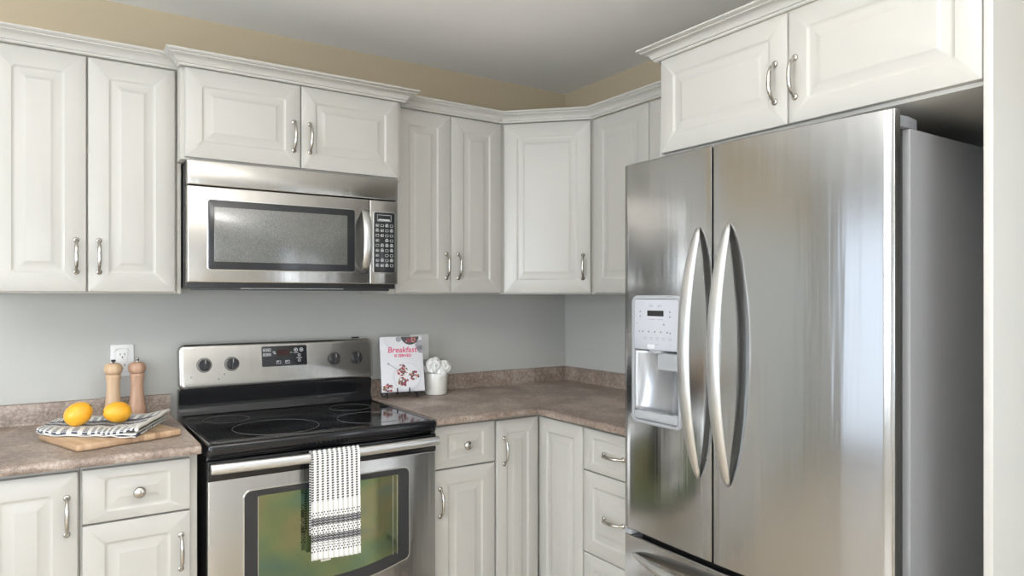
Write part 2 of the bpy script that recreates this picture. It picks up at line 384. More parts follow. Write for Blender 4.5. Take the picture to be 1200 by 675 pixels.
# ceiling lamp (its warm glow shows in the cabinet doors and steel), plus an added unseen one
def bowl_lamp(x, y, zb, power, label):
    lt = thing('ceiling_lamp', label, 'lamp', (x, y, zb)); F = WM[lt.name]; h = CH - zb
    bm = BM(); lathe(bm, [(0.001, h), (0.065, h), (0.065, h - 0.012), (0.02, h - 0.025), (0.007, h - 0.03), (0.007, 0.10), (0.001, 0.10)], 32); obj('lamp_base', bm, M['nickel'], lt, frame=F)
    bm = BM(); lathe(bm, [(0.001, 0.0)] + [(0.165 * math.sin(R(a)), 0.10 - 0.10 * math.cos(R(a))) for a in range(8, 89, 8)] + [(0.150, 0.10), (0.001, 0.099)], 40)
    obj('lamp_shade', bm, M['lamp'], lt, frame=F)
    l = bpy.data.lights.new('added_uplight', 'SPOT'); l.energy = power; l.spot_size = R(168); l.spot_blend = 0.35; l.color = (1.0, 0.97, 0.94); l.shadow_soft_size = 0.05     # upward spot added above the bowl to brighten the ceiling
    o = bpy.data.objects.new('added_uplight', l); COL.objects.link(o); o.location = (x + 0.085, y, zb + 0.12); o.rotation_euler = (PI, 0, 0)
bowl_lamp(-1.80, -2.25, 1.98, 62, 'frosted bowl lamp hanging from the ceiling near the fridge')
bowl_lamp(-2.95, -2.20, 1.78, 140, 'added unseen bowl lamp hanging lower, over the middle of the room, to brighten the ceiling')  # second lamp, added out of view for more light on the ceiling

# ------------------------------------------------------------------ cabinet parts
DT = 0.019
def door_bm(w, h, ix=0.056, iz=0.056, deep=0.0035, ramp=0.022):
    """raised-panel door, x 0..w, z 0..h, back at y=0, front at y=-DT"""
    bm = BM(); cx, cz = w / 2, h / 2
    def lp(i, j, y, r): return [(x, y, z) for x, z in rrect(w - 2 * i, h - 2 * j, r, 4, cx, cz)]
    b = 0.003
    L = [lp(0, 0, 0, 0.002), lp(0, 0, -DT + b, 0.002), lp(b * .3, b * .3, -DT + b * .3, 0.002), lp(b, b, -DT, 0.002)]
    for d, yy, r in ((0, 0, 0.009), (0.003, deep * .55, 0.008), (0.006, deep * .95, 0.006), (0.009, deep, 0.005), (0.011, deep, 0.004), (0.011 + ramp * .5, deep * .62, 0.003), (0.011 + ramp, deep * .22, 0.0025), (0.012 + ramp, 0.0002, 0.002), (0.014 + ramp, 0.0, 0.002)):
        L.append(lp(ix + d, iz + d, -DT + yy, r))
    loft(bm, L); return bm
def pull_bm():
    """bow pull, 96 mm between feet, along Z, sticking out along -Y"""
    bm = BM(); h = 0.049
    for s in (-1, 1):
        lathe(bm, [(0.0085, 0), (0.0088, 0.0025), (0.0072, 0.005), (0.004, 0.0062), (0.001, 0.0064)], 16, T(0, 0, s * h) @ RX(90))
    pts = []; rr = []
    N = 22
    for i in range(N + 1):
        a = -1 + 2 * i / N
        yy = -0.004 - 0.023 * (1 - abs(a) ** 3.2); zz = h * (a * 1.0)
        pts.append((0, yy, zz)); e = abs(a)
        rr.append(0.0060 - 0.0012 * e if e < 0.72 else (0.0036 + 0.0015 * max(0, (e - 0.9)) / 0.1 if e > 0.82 else 0.0043))
    tube(bm, pts, rr, 12); return bm
PULL = mesh_from('pull_handle', pull_bm(), M['nickel'], 45)
bmk = BM(); lathe(bmk, [(0.007, 0), (0.0075, 0.002), (0.0055, 0.005), (0.0055, 0.010), (0.0135, 0.014), (0.0162, 0.018), (0.0155, 0.022), (0.011, 0.0255), (0.005, 0.027), (0.0006, 0.0273)], 28, RX(90))
KNOB = mesh_from('round_knob', bmk, M['nickel'], 45)
def door(cab, F, w, h, hx=None, hz=None, horiz=False, name='door', knob=False, **kw):
    """F = frame of the door's lower-left corner (front towards local -Y); pull centred at (hx, hz)"""
    d = obj(name, door_bm(w, h, **kw), M['white'], cab, frame=F)
    if hx is not None:
        Fh = F @ T(hx, -DT, hz)
        if knob: inst('knob', KNOB, d, Fh)
        else: inst('handle', PULL, d, Fh @ (RY(90) if horiz else I4))
    return d
def facing(face, u, z, plane):
    """frame with origin on a cabinet front: face 'b' = back-wall run (plane y), 'r' = right-wall run (plane x)"""
    return T(u, plane, z) if face == 'b' else T(plane, u, z) @ RZ(-90)

UZ0, UZ1 = 1.3625, 2.089
G = 'white wall cupboards'
# left pair
cab = thing('wall_cabinet', 'tall white two-door wall cupboard at far left, left of the microwave', 'cupboard', (-2.14, -0.16, UZ0 - 0.004), group=G)
obj('cabinet_body', box(BM(), -2.392, -1.8865, -0.3145, -0.002, UZ0 - 0.005, 2.098, 0.001), M['carcass'], cab)
door(cab, facing('b', -2.387, UZ0, -0.315), 0.2445, UZ1 - UZ0, 0.2185, 0.110)
door(cab, facing('b', -2.1375, UZ0, -0.315), 0.2445, UZ1 - UZ0, 0.0295, 0.110)
# above the microwave
cab = thing('wall_cabinet', 'short white two-door cupboard directly above the microwave', 'cupboard', (-1.5, -0.2, 1.79), group=G)
obj('cabinet_body', box(BM(), -1.8855, -1.1145, -0.3965, -0.002, 1.791, 2.095, 0.001), M['carcass'], cab)
obj('filler_panel', box(BM(), -1.8855, -1.8735, -0.322, -0.002, UZ0 - 0.005, 1.790, 0.0008), M['carcass'], cab)
obj('filler_panel', box(BM(), -1.1320, -1.1145, -0.310, -0.002, UZ0 - 0.005, 1.790, 0.0008), M['carcass'], cab)
door(cab, facing('b', -1.8745, 1.797, -0.397), 0.3695, 0.288, 0.3465, 0.108, ix=0.050, iz=0.052)
door(cab, facing('b', -1.5015, 1.797, -0.397), 0.3695, 0.288, 0.0295, 0.108, ix=0.050, iz=0.052)
# right pair
cab = thing('wall_cabinet', 'white two-door wall cupboard between the microwave and the corner cupboard', 'cupboard', (-0.86, -0.16, UZ0 - 0.004), group=G)
obj('cabinet_body', box(BM(), -1.1135, -0.6105, -0.3145, -0.002, UZ0 - 0.005, 2.098, 0.001), M['carcass'], cab)
door(cab, facing('b', -1.1075, UZ0, -0.315), 0.2455, UZ1 - UZ0, 0.2255, 0.110)
door(cab, facing('b', -0.8590, UZ0, -0.315), 0.2455, UZ1 - UZ0, 0.0330, 0.110)
# diagonal corner
cab = thing('corner_cabinet', 'white wall cupboard with one wide door set diagonally across the corner', 'cupboard', (-0.25, -0.25, UZ0 - 0.004), group=G)
k = 0.0135
bm = BM(); prism(bm, [(-0.002, -0.002), (-0.6095, -0.002), (-0.6095, -0.3145), (-0.6088 + k, -0.334 + k), (-0.334 + k, -0.6088 + k), (-0.3145, -0.6095), (-0.002, -0.6095)], UZ0 - 0.005, 2.098)
obj('cabinet_body', bm, M['carcass'], cab, smooth=0)
dl = math.hypot(0.2748, 0.2748)
door(cab, T(-0.6088 + k, -0.334 + k, UZ0) @ RZ(-45) @ T(0.008, -0.0005, 0), dl - 0.016, UZ1 - UZ0, dl - 0.016 - 0.032, 0.110, ix=0.056, iz=0.056)
# right wall
cab = thing('wall_cabinet', 'narrow white wall cupboard on the right wall, between corner cupboard and fridge', 'cupboard', (-0.16, -0.95, UZ0 - 0.004), group=G)
obj('cabinet_body', box(BM(), -0.3145, -0.002, -1.3065, -0.6105, UZ0 - 0.005, 2.098, 0.001), M['carcass'], cab)
door(cab, facing('r', -0.6145, UZ0, -0.315), 0.3195, UZ1 - UZ0)
door(cab, facing('r', -0.9370, UZ0, -0.315), 0.3195, UZ1 - UZ0, 0.290, 0.110)
# over the fridge
FX = -0.6726
cab = thing('fridge_top_cabinet', 'white two-door cupboard above the fridge', 'cupboard', (-0.33, -1.75, 1.776), group=G)
obj('cabinet_body', box(BM(), FX + DT + 0.0005, -0.002, -2.1975, -1.3076, 1.776, 2.077, 0.001), M['carcass'], cab)
door(cab, facing('r', -1.3225, 1.785, FX + DT), 0.4350, 0.285, 0.4000, 0.113, ix=0.050, iz=0.052)
door(cab, facing('r', -1.7610, 1.785, FX + DT), 0.4350, 0.285, 0.0190, 0.113, ix=0.050, iz=0.052)
obj('end_panel', box(BM(), FX, -0.002, -2.2155, -2.1982, 0.001, 2.0695, 0.001), M['trim'], cab, label='full-height white end panel to the right of the fridge')

# crown mouldings
def crown(path, z0, hgt, proj, label):
    s = hgt / 0.044; q = proj / 0.048
    pr = [(0.0, 0.0), (0.006, 0.0), (0.009, 0.003), (0.009, 0.007), (0.013, 0.009), (0.015, 0.014), (0.020, 0.021), (0.028, 0.027), (0.037, 0.030), (0.037, 0.033), (0.041, 0.035), (0.046, 0.037), (0.048, 0.040), (0.047, 0.044), (0.0, 0.044)]
    bm = BM(); sweep(bm, [(o * q, z0 + z * s) for o, z in pr], path, -1)
    o = obj('crown_moulding', bm, M['trim'], smooth=35); return tag(o, label, 'moulding', 'crown mouldings')
crown([(-2.392, -0.333), (-1.8862, -0.333)], UZ1 + 0.0035, 0.043, 0.048, 'white crown moulding along the top of the far-left wall cupboard')
crown([(-1.8856, -0.3825), (-1.8856, -0.4145), (-1.1144, -0.4145), (-1.1144, -0.3825)], 2.087, 0.043, 0.050, 'white crown moulding standing forward above the microwave cupboard')
crown([(-1.1138, -0.333), (-0.6084, -0.333), (-0.333, -0.6084), (-0.333, -1.3070)], UZ1 + 0.0035, 0.043, 0.048, 'white crown moulding bending round the corner above three cupboards')
crown([(-0.382, -1.3075), (FX + 0.001, -1.3075), (FX + 0.001, -2.2155)], 2.0705, 0.040, 0.047, 'white crown moulding above the fridge cupboard, topmost at right')

# ------------------------------------------------------------------ base cabinets
BF = -0.610; GB = 'white base cupboards'
def base_body(cab, x0, x1, y0=-0.6095, y1=-0.002):
    obj('cabinet_body', box(BM(), x0, x1, y0, y1, 0.10, 0.8855, 0.001), M['carcass'], cab)
    obj('toe_kick', box(BM(), x0 + 0.001, x1 - 0.001, y0 + 0.06, y1, 0.001, 0.0995), M['carcass'], cab)
cab = thing('base_cabinet', 'white base cupboard with tall door at the bottom-left edge', 'cupboard', (-2.4, -0.3, 0), group=GB)
base_body(cab, -2.640, -2.1675)
door(cab, facing('b', -2.6355, 0.115, BF), 0.230, 0.758, 0.030, 0.642)
door(cab, facing('b', -2.4020, 0.115, BF), 0.230, 0.758, 0.205, 0.642)
cab = thing('base_cabinet', 'white base cupboard with a knobbed drawer, left of the stove', 'cupboard', (-2.02, -0.3, 0), group=GB)
base_body(cab, -2.1665, -1.8705)
door(cab, facing('b', -2.1620, 0.726, BF), 0.270, 0.148, 0.137, 0.072, name='drawer', knob=True, ix=0.053, iz=0.027)
door(cab, facing('b', -2.1620, 0.115, BF), 0.270, 0.606, 0.245, 0.490, ix=0.053, iz=0.053)
cab = thing('base_cabinet', 'white base cupboard with a knobbed drawer, right of the stove', 'cupboard', (-0.96, -0.3, 0), group=GB)
base_body(cab, -1.0950, -0.8305)
door(cab, facing('b', -1.0870, 0.726, BF), 0.253, 0.153, 0.127, 0.076, name='drawer', knob=True, ix=0.050, iz=0.030)
door(cab, facing('b', -1.0870, 0.115, BF), 0.253, 0.606, 0.020, 0.491, ix=0.053, iz=0.053)
cab = thing('corner_base_cabinet', 'white corner base cupboard with two doors meeting at a right angle', 'cupboard', (-0.4, -0.4, 0), group=GB)
bm = BM(); prism(bm, [(-0.002, -0.002), (-0.8295, -0.002), (-0.8295, -0.6095), (-0.6095, -0.6095), (-0.6095, -0.8995), (-0.002, -0.8995)], 0.10, 0.8855)
obj('cabinet_body', bm, M['carcass'], cab, smooth=0)
bm = BM(); prism(bm, [(-0.002, -0.002), (-0.828, -0.002), (-0.828, -0.55), (-0.55, -0.55), (-0.55, -0.898), (-0.002, -0.898)], 0.001, 0.0995)
obj('toe_kick', bm, M['carcass'], cab, smooth=0)
door(cab, facing('b', -0.8260, 0.115, BF), 0.1935, 0.761, 0.034, 0.643, ix=0.045, iz=0.050)
door(cab, facing('r', -0.6320, 0.115, BF), 0.2640, 0.761, ix=0.048, iz=0.050)
cab = thing('drawer_base_cabinet', 'white base unit of stacked drawers on the right wall beside the fridge', 'drawers', (-0.3, -1.06, 0), group=GB)
obj('cabinet_body', box(BM(), -0.6095, -0.002, -1.2200, -0.9005, 0.10, 0.8855, 0.001), M['carcass'], cab)
obj('toe_kick', box(BM(), -0.55, -0.002, -1.2190, -0.9015, 0.001, 0.0995), M['carcass'], cab)
door(cab, facing('r', -0.9040, 0.726, BF), 0.312, 0.149, 0.159, 0.0715, True, 'drawer', ix=0.048, iz=0.030)
door(cab, facing('r', -0.9040, 0.431, BF), 0.312, 0.291, 0.159, 0.1440, True, 'drawer', ix=0.048, iz=0.050)
door(cab, facing('r', -0.9040, 0.115, BF), 0.312, 0.312, 0.159, 0.155, True, 'drawer', ix=0.048, iz=0.050)

# ------------------------------------------------------------------ worktops
CT = 0.914
def top_prof(front=-0.6588, sp=0.987):
    """post-formed section in (y, z): bull-nosed front, coved splash"""
    p = [(-0.002, 0.8865), (front + 0.010, 0.8865), (front + 0.003, 0.889), (front, 0.895), (front, 0.903), (front + 0.003, 0.909), (front + 0.009, 0.9125), (front + 0.018, CT)]
    p += [(-0.032, CT), (-0.026, CT + 0.002), (-0.0235, CT + 0.006), (-0.022, CT + 0.014), (-0.022, sp - 0.008), (-0.020, sp - 0.002), (-0.015, sp), (-0.002, sp)]
    return p
bm = BM(); pr = top_prof()
loft(bm, [[(x, y, z) for y, z in pr] for x in (-2.66, -1.8665)])
tag(obj('worktop', bm, M['laminate'], smooth=40), 'brown stone-look worktop left of the stove with the cutting board on it', 'worktop')
bm = BM()
# L-shaped: sweep the same section along the corner; profile offsets measured from the walls
sw = [(-y, z) for y, z in pr]
path = [(-1.0945, 0.0), (0.0, 0.0), (0.0, -1.232)]
sweep(bm, sw, path, -1)
tag(obj('worktop', bm, M['laminate'], smooth=40), 'brown stone-look worktop bending round the corner between stove and fridge', 'worktop')

# ------------------------------------------------------------------ stove
X0, X1 = -1.8475, -1.1000
XC = (X0 + X1) / 2; W = X1 - X0
st = thing('stove', 'stainless steel and black electric stove with a glass top, towel on its handle', 'stove', (XC, -0.33, 0))
obj('oven_body', box(BM(), X0, X1, -0.625, -0.030, 0.06, 0.868, 0.003), M['black_enamel'], st)
for sx in (X0 + 0.05, X1 - 0.05):
    for sy in (-0.55, -0.10):
        bm = BM(); lathe(bm, [(0.02, 0.001), (0.02, 0.012), (0.012, 0.016), (0.012, 0.0595)], 14, T(sx, sy, 0)); obj('foot', bm, M['black_plastic'], st)
# cooktop rim + glass
bm = BM(); slabL = []
def rr_xy(x0, x1, y0, y1, r, z, n=4): return [(x, y, z) for x, y in rrect(x1 - x0, y1 - y0, r, n, (x0 + x1) / 2, (y0 + y1) / 2)]
loft(bm, [rr_xy(X0, X1, -0.655, -0.078, 0.008, 0.8685), rr_xy(X0 - 0.003, X1 + 0.003, -0.662, -0.078, 0.012, 0.876), rr_xy(X0 - 0.003, X1 + 0.003, -0.664, -0.078, 0.012, 0.902),
          rr_xy(X0 - 0.001, X1 + 0.001, -0.661, -0.078, 0.012, 0.909), rr_xy(X0 + 0.005, X1 - 0.005, -0.654, -0.080, 0.010, 0.9115), rr_xy(X0 + 0.014, X1 - 0.014, -0.640, -0.088, 0.008, 0.9095), rr_xy(X0 + 0.016, X1 - 0.016, -0.638, -0.090, 0.008, 0.907)])
ct = obj('cooktop', bm, M['black_enamel'], st, smooth=50)
gl = obj('glass_top', box(BM(), X0 + 0.017, X1 - 0.017, -0.637, -0.091, 0.9055, 0.9082), M['cooktop'], ct, smooth=0)
def ring(cx, cy, r, wd=0.0016):
    bm = BM(); n = 72; z0, z1 = 0.9083, 0.9087
    loft(bm, [[(cx + q * math.cos(2 * PI * k / n), cy + q * math.sin(2 * PI * k / n), z) for k in range(n)] for q, z in ((r, z0), (r, z1), (r - wd, z1), (r - wd, z0), (r, z0))], False, False)
    obj('burner_ring', bm, M['ring'], ct)
ring(-1.598, -0.455, 0.140); ring(-1.710, -0.215, 0.078); ring(-1.265, -0.462, 0.118); ring(-1.245, -0.205, 0.080)
# backguard
def yz_extrude(bm, prof, x0, x1, bev=0.0):
    c = [sum(p[i] for p in prof) / len(prof) for i in (0, 1)]
    sc_ = lambda s: [(c[0] + (y - c[0]) * s, c[1] + (z - c[1]) * s) for y, z in prof]
    lv = [(x0, 1.0), (x1, 1.0)] if not bev else [(x0, 0.95), (x0 + bev * .4, 0.985), (x0 + bev, 1.0), (x1 - bev, 1.0), (x1 - bev * .4, 0.985), (x1, 0.95)]
    loft(bm, [[(x, y, z) for y, z in sc_(s)] for x, s in lv]); return bm
obj('backguard_lower', yz_extrude(BM(), [(-0.028, 0.869), (-0.028, 1.004), (-0.072, 1.004), (-0.072, 0.990), (-0.069, 0.975), (-0.064, 0.950), (-0.066, 0.930), (-0.0765, 0.914), (-0.0765, 0.869)], X0 + 0.002, X1 - 0.000, 0.008), M['black_enamel'], st, smooth=50)
BG0, BG1, BY = X0 + 0.002, X1 + 0.004, -0.092
bw, bh = BG1 - BG0, 0.166; TILT = T((BG0 + BG1) / 2, -0.088, 1.006) @ RX(-7)     # face leans back a little
bm = BM(); L = []
for i, yy, r in ((0.004, 0.050, 0.020), (0.0, 0.040, 0.022), (0.0, 0.008, 0.022), (0.002, 0.003, 0.021), (0.006, 0.0005, 0.018), (0.014, -0.001, 0.014)):
    L.append([(x, yy, z) for x, z in rrect(bw - 2 * i, bh - 2 * i, r, 6, 0, bh / 2)])
loft(bm, L)
bg = obj('control_panel', bm, M['steel_h'], st, frame=TILT, smooth=45, label='brushed stainless control panel with four black knobs')
bm = BM(); slab(bm, 0.176, 0.079, 0.0005, -0.0018, 0.006, 0.0006, -1.465 - (BG0 + BG1) / 2, 0.108); dp = obj('display', bm, M['dark_frame'], bg, frame=TILT)
dcx = -1.465 - (BG0 + BG1) / 2; FY = -0.0021
bm = BM(); box(bm, dcx - 0.030, dcx + 0.018, FY - .0001, FY + 0.0006, 0.110, 0.132); obj('clock_screen', bm, M['red_lcd'], dp, frame=TILT, smooth=0)
def frame_bm(bm, cx, cz, w, h, th, y, r=0.0015):
    L = [[(x, yy, z) for x, z in rrect(w - 2 * i, h - 2 * i, r, 3, cx, cz)] for i, yy in ((0, y), (0, y - 0.0003), (th, y - 0.0003), (th, y), (0, y))]
    loft(bm, L, False, False)
def mk(cx, cz, w, h, th=0.0, r=0.0015):
    b = BM()
    if th: frame_bm(b, dcx + cx, cz, w, h, th, FY, r)
    else: box(b, dcx + cx - w / 2, dcx + cx + w / 2, FY - .0003, FY, cz - h / 2, cz + h / 2)
    obj('button_mark', b, M['print'], dp, frame=TILT, smooth=0)
for ix_, iz_ in ((-0.076, 0.133), (-0.060, 0.133), (-0.076, 0.115), (-0.060, 0.115)):
    mk(ix_, iz_, 0.0145, 0.0105, 0.0013); mk(ix_ - .001, iz_, .006, .003)
for ix_ in (-0.024, 0.010): mk(ix_, 0.084, 0.0165, 0.012, 0.0013); mk(ix_ - .002, 0.0865, .006, .003)
for ix_, iz_ in ((0.044, 0.130), (0.066, 0.130)): mk(ix_, iz_, 0.0155, 0.0155, 0.002, 0.0077); mk(ix_, iz_, 0.005, 0.005)
for iz_ in (0.109, 0.088): mk(0.057, iz_, 0.011, 0.011, 0.0018, 0.0055)
for a_ in ((.057, .0985, .022, .002), (.044, .1182, .020, .0015), (-.041, .1245, .010, .003), (-.038, .1185, .008, .003), (.0255, .1205, .007, .002)): mk(*a_)
for kx in (-1.760, -1.663, -1.266, -1.170):
    cx = kx - (BG0 + BG1) / 2; K = TILT @ T(cx, -0.001, 0.087)
    bm = BM(); n = 36
    loft(bm, [[(q * math.cos(2 * PI * k / n), yy, q * math.sin(2 * PI * k / n)) for k in range(n)] for q, yy in ((0.0268, 0), (0.0268, -0.0008), (0.0245, -0.0008), (0.0245, 0), (0.0268, 0))], False, False)
    kr = obj('knob_ring', bm, M['black_plastic'], bg, frame=K)
    bm = BM(); lathe(bm, [(0.0225, 0.0), (0.0228, 0.003), (0.0215, 0.012), (0.0205, 0.018), (0.018, 0.020), (0.0005, 0.0203)], 32, RX(90))
    kb = obj('knob', bm, M['black_plastic'], bg, frame=K)
    bm = BM(); box(bm, -0.0050, 0.0050, -0.029, -0.0175, -0.019, 0.019, 0.002); obj('knob_grip', bm, M['black_plastic'], kb, frame=K)
    bm = BM(); box(bm, -0.0008, 0.0008, -0.0295, -0.0290, 0.004, 0.017); obj('pointer', bm, M['print'], kb, frame=K, smooth=0)
for cx, cz in ((-1.711, 0.030), (-1.806, 0.042), (-1.69, 0.048), (-1.218, 0.040), (-1.232, 0.052), (-1.150, 0.048)):
    bm = BM(); box(bm, cx - (BG0 + BG1) / 2 - .0018, cx - (BG0 + BG1) / 2 + .0018, -.0016, -.0009, cz, cz + .0035)
    obj('printed_mark', bm, M['print_dark'], bg, frame=TILT, smooth=0)
bm = BM(); box(bm, -1.180, -1.150, -0.058, -0.045, 1.1710, 1.1775, 0.002); obj('vent_cap', bm, M['black_plastic'], st)
# oven door
DY = -0.655
def arc_window(w, h, sag, cx, ztop, r=0.022):
    """window outline with straight sides and a bottom edge bowed downward, CCW seen from -Y"""
    out = []; zb = ztop - h
    for i in range(7): a = R(90 * i / 6); out.append((cx + w / 2 - r + r * math.cos(PI / 2 - PI / 2 + a), ztop - r + r * math.sin(a)))
    for i in range(7): a = R(90 + 90 * i / 6); out.append((cx - w / 2 + r + r * math.cos(a), ztop - r + r * math.sin(a)))
    for i in range(7): a = R(180 + 90 * i / 6); out.append((cx - w / 2 + r + r * math.cos(a), zb + r + r * math.sin(a)))
    for i in range(1, 16):
        u = -1 + 2 * i / 16; x = cx + u * (w / 2 - r); out.append((x, zb - sag * (1 - u * u)))
    for i in range(7): a = R(270 + 90 * i / 6); out.append((cx + w / 2 - r + r * math.cos(a), zb + r + r * math.sin(a)))
    return out
bm = BM(); slab(bm, W + 0.002, 0.522, -0.628, DY, 0.004, 0.003, XC, 0.541)
od = obj('oven_door', bm, M['steel_h'], st, label='stainless oven door with a dark glass window')
bm = BM(); slab(bm, W + 0.004, 0.058, -0.628, -0.657, 0.004, 0.003, XC, 0.8315); obj('door_top_band', bm, M['black_enamel'], od)
WC = -1.474
def flat_panel(bm, outl, y0, y1, bev=0.001):
    cx = sum(p[0] for p in outl) / len(outl); cz = sum(p[1] for p in outl) / len(outl)
    s = lambda d: [(x + (cx - x) / max(abs(cx - x), .05) * d, z + (cz - z) / max(abs(cz - z), .05) * d) for x, z in outl]
    loft(bm, [[(x, y0, z) for x, z in outl], [(x, y1 + bev, z) for x, z in outl], [(x, y1, z) for x, z in s(bev)]])
bm = BM(); flat_panel(bm, arc_window(0.552, 0.322, 0.040, WC, 0.762, 0.024), DY + 0.002, DY - 0.0012); obj('window_bezel', bm, M['edge_steel'], od)
bm = BM(); flat_panel(bm, arc_window(0.544, 0.314, 0.040, WC, 0.758, 0.021), DY + 0.002, DY - 0.0022); wf = obj('window_frame', bm, M['dark_frame'], od)
bm = BM(); flat_panel(bm, arc_window(0.462, 0.262, 0.034, WC, 0.740, 0.004), DY + 0.001, DY - 0.0030, 0.0004); obj('window_glass', bm, M['oven_glass'], wf, label='iridescent green-tinted oven window')
for gx in (-1.7065, -1.2480, -1.2630): obj('glass_edge', box(BM(), gx - .001, gx + .001, DY - .0036, DY - .001, 0.470, 0.739), M['edge_steel'], wf)
bm = BM(); N = 24; pts = []
for i in range(N + 1):
    a = -1 + 2 * i / N; pts.append((XC + a * (W / 2 - 0.002), -0.684 - 0.014 * (1 - a * a), 0.8435))
loops = []
for p in pts:
    loops.append([(p[0], p[1] + 0.0095 * math.cos(2 * PI * k / 16), p[2] + 0.0155 * math.sin(2 * PI * k / 16)) for k in range(16)])
loft(bm, loops); hb = obj('oven_handle', bm, M['handle_steel'], od, smooth=60)
for s in (-1, 1):
    xx = XC + s * (W / 2 - 0.014); bm = BM(); box(bm, xx - 0.010, xx + 0.010, -0.680, -0.6575, 0.831, 0.856, 0.004); obj('handle_post', bm, M['black_enamel'], hb)
bm = BM(); slab(bm, W, 0.200, -0.628, DY, 0.004, 0.004, XC, 0.172); obj('storage_drawer', bm, M['steel_h'], st)

# ------------------------------------------------------------------ towels
def cloth(name, fn, nu, nv, th, m, parent=None, label=None, uvf=None, frame=None, cat=None):
    """double-sided sheet from fn(u, v) -> point, uvf(u, v) -> uv"""
    me = bpy.data.meshes.new(name); vs = []; fs = []
    P = [[Vector(fn(i / nu, j / nv)) for i in range(nu + 1)] for j in range(nv + 1)]
    for j in range(nv + 1):
        for i in range(nu + 1): vs.append(P[j][i])
    for j in range(nv):
        for i in range(nu):
            a = j * (nu + 1) + i; fs.append((a, a + 1, a + nu + 2, a + nu + 1))
    F = frame if frame is not None else T(*[sum(v[i] for v in vs) / len(vs) for i in (0, 1)], min(v.z for v in vs))
    iv = F.inverted(); vs = [iv @ v for v in vs]
    me.from_pydata(vs, [], fs); uv = me.uv_layers.new(name='UVMap')
    for poly in me.polygons:
        poly.use_smooth = True
        for li, vi in zip(poly.loop_indices, poly.vertices):
            uv.data[li].uv = uvf((vi % (nu + 1)) / nu, (vi // (nu + 1)) / nv)
    me.materials.append(m)
    o = bpy.data.objects.new(name, me); link(o, parent, F)
    md = o.modifiers.new('thickness', 'SOLIDIFY'); md.thickness = th; md.offset = 0
    return o
# hanging towel folded over the oven handle
TX0, TX1 = -1.5600, -1.4020
def hang(u, v):
    # v 0: front bottom hem, up over the bar, down behind
    x = TX0 + (TX1 - TX0) * u; L1, LA, L2 = 0.317, 0.070, 0.245; s = v * (L1 + LA + L2)
    a_ = (x - XC) / (W / 2); yb = -0.684 - 0.014 * (1 - a_ * a_)
    rib = 0.0013 * math.cos(u * 10 * 2 * PI)
    wav = 0.0035 * math.sin(u * 5.0 + 0.8)
    if s < L1:
        k = 1 - s / L1; return (x + 0.003 * k * math.sin(3 * u), yb - 0.0135 - rib - 0.004 * k + wav * k * 1.5, 0.8445 - (L1 - s) - 0.004 * u * k)
    if s < L1 + LA:
        a = (s - L1) / LA * PI; return (x, yb - 0.0135 * math.cos(a) - rib * math.cos(a), 0.8445 + (0.0195 + rib) * math.sin(a))
    d = s - L1 - LA; k = min(1, d / 0.05)
    return (x + 0.002, min(yb + 0.0135, -0.6715 + 0.0 * k), 0.8445 - d)
tw = cloth('hand_towel', hang, 120, 90, 0.0026, M['towel_hang'], uvf=lambda u, v: (u * 0.158 + 0.0005, v * 0.632))
tag(tw, 'off-white towel with black dashes and bands hanging folded over the oven handle', 'towel')
# label and loose inner corner
bm = BM(); box(bm, -1.524, -1.492, -0.6925, -0.6915, 0.512, 0.540); tgl = obj('care_label', bm, M['hem'], tw, smooth=0)
bm = BM()
for i, xx in enumerate((-1.518, -1.510, -1.503)): box(bm, xx, xx + 0.005, -0.6930, -0.6926, 0.517, 0.524)
obj('label_print', bm, M['print_dark'], tgl, smooth=0)
def inner(u, v):
    x = -1.552 + 0.118 * u; z = 0.60 - (0.073 - 0.016 * (u - .2) ** 2 - (0.02 if u > .85 else 0) * (u - .85) / .15) * v
    return (x, -0.6880 + 0.003 * math.sin(u * 9), z)
cloth('inner_fold', inner, 24, 6, 0.002, M['hem'], tw, uvf=lambda u, v: (u, v))

# ------------------------------------------------------------------ microwave
MY = -0.420
mw = thing('microwave', 'stainless steel over-the-range microwave under the short cupboard', 'microwave', (-1.5, -0.2, 1.375))
obj('oven_body', box(BM(), -1.8685, -1.1370, -0.392, -0.004, 1.376, 1.7895, 0.002), M['black_plastic'], mw)
bm = BM(); slab(bm, 0.7325, 0.0805, -0.3925, MY, 0.003, 0.004, -1.5030, 1.7490); obj('vent_grille', bm, M['steel_h'], mw, label='smooth stainless strip across the top')
bm = BM(); slab(bm, 0.6180, 0.3125, -0.3925, MY, 0.003, 0.004, -1.5605, 1.5495); md = obj('door', bm, M['steel_h'], mw)
bm = BM(); slab(bm, 0.505, 0.2330, MY + 0.001, MY - 0.0010, 0.010, 0.0008, -1.5575, 1.5500); obj('window_bezel', bm, M['edge_steel'], md)
bm = BM(); slab(bm, 0.499, 0.2270, MY + 0.001, MY - 0.0020, 0.008, 0.001, -1.5575, 1.5500); wf = obj('window_frame', bm, M['dark_frame'], md)
bm = BM(); slab(bm, 0.452, 0.1790, MY + 0.001, MY - 0.0028, 0.003, 0.0006, -1.5625, 1.5510); obj('window_glass', bm, M['mw_glass'], wf)
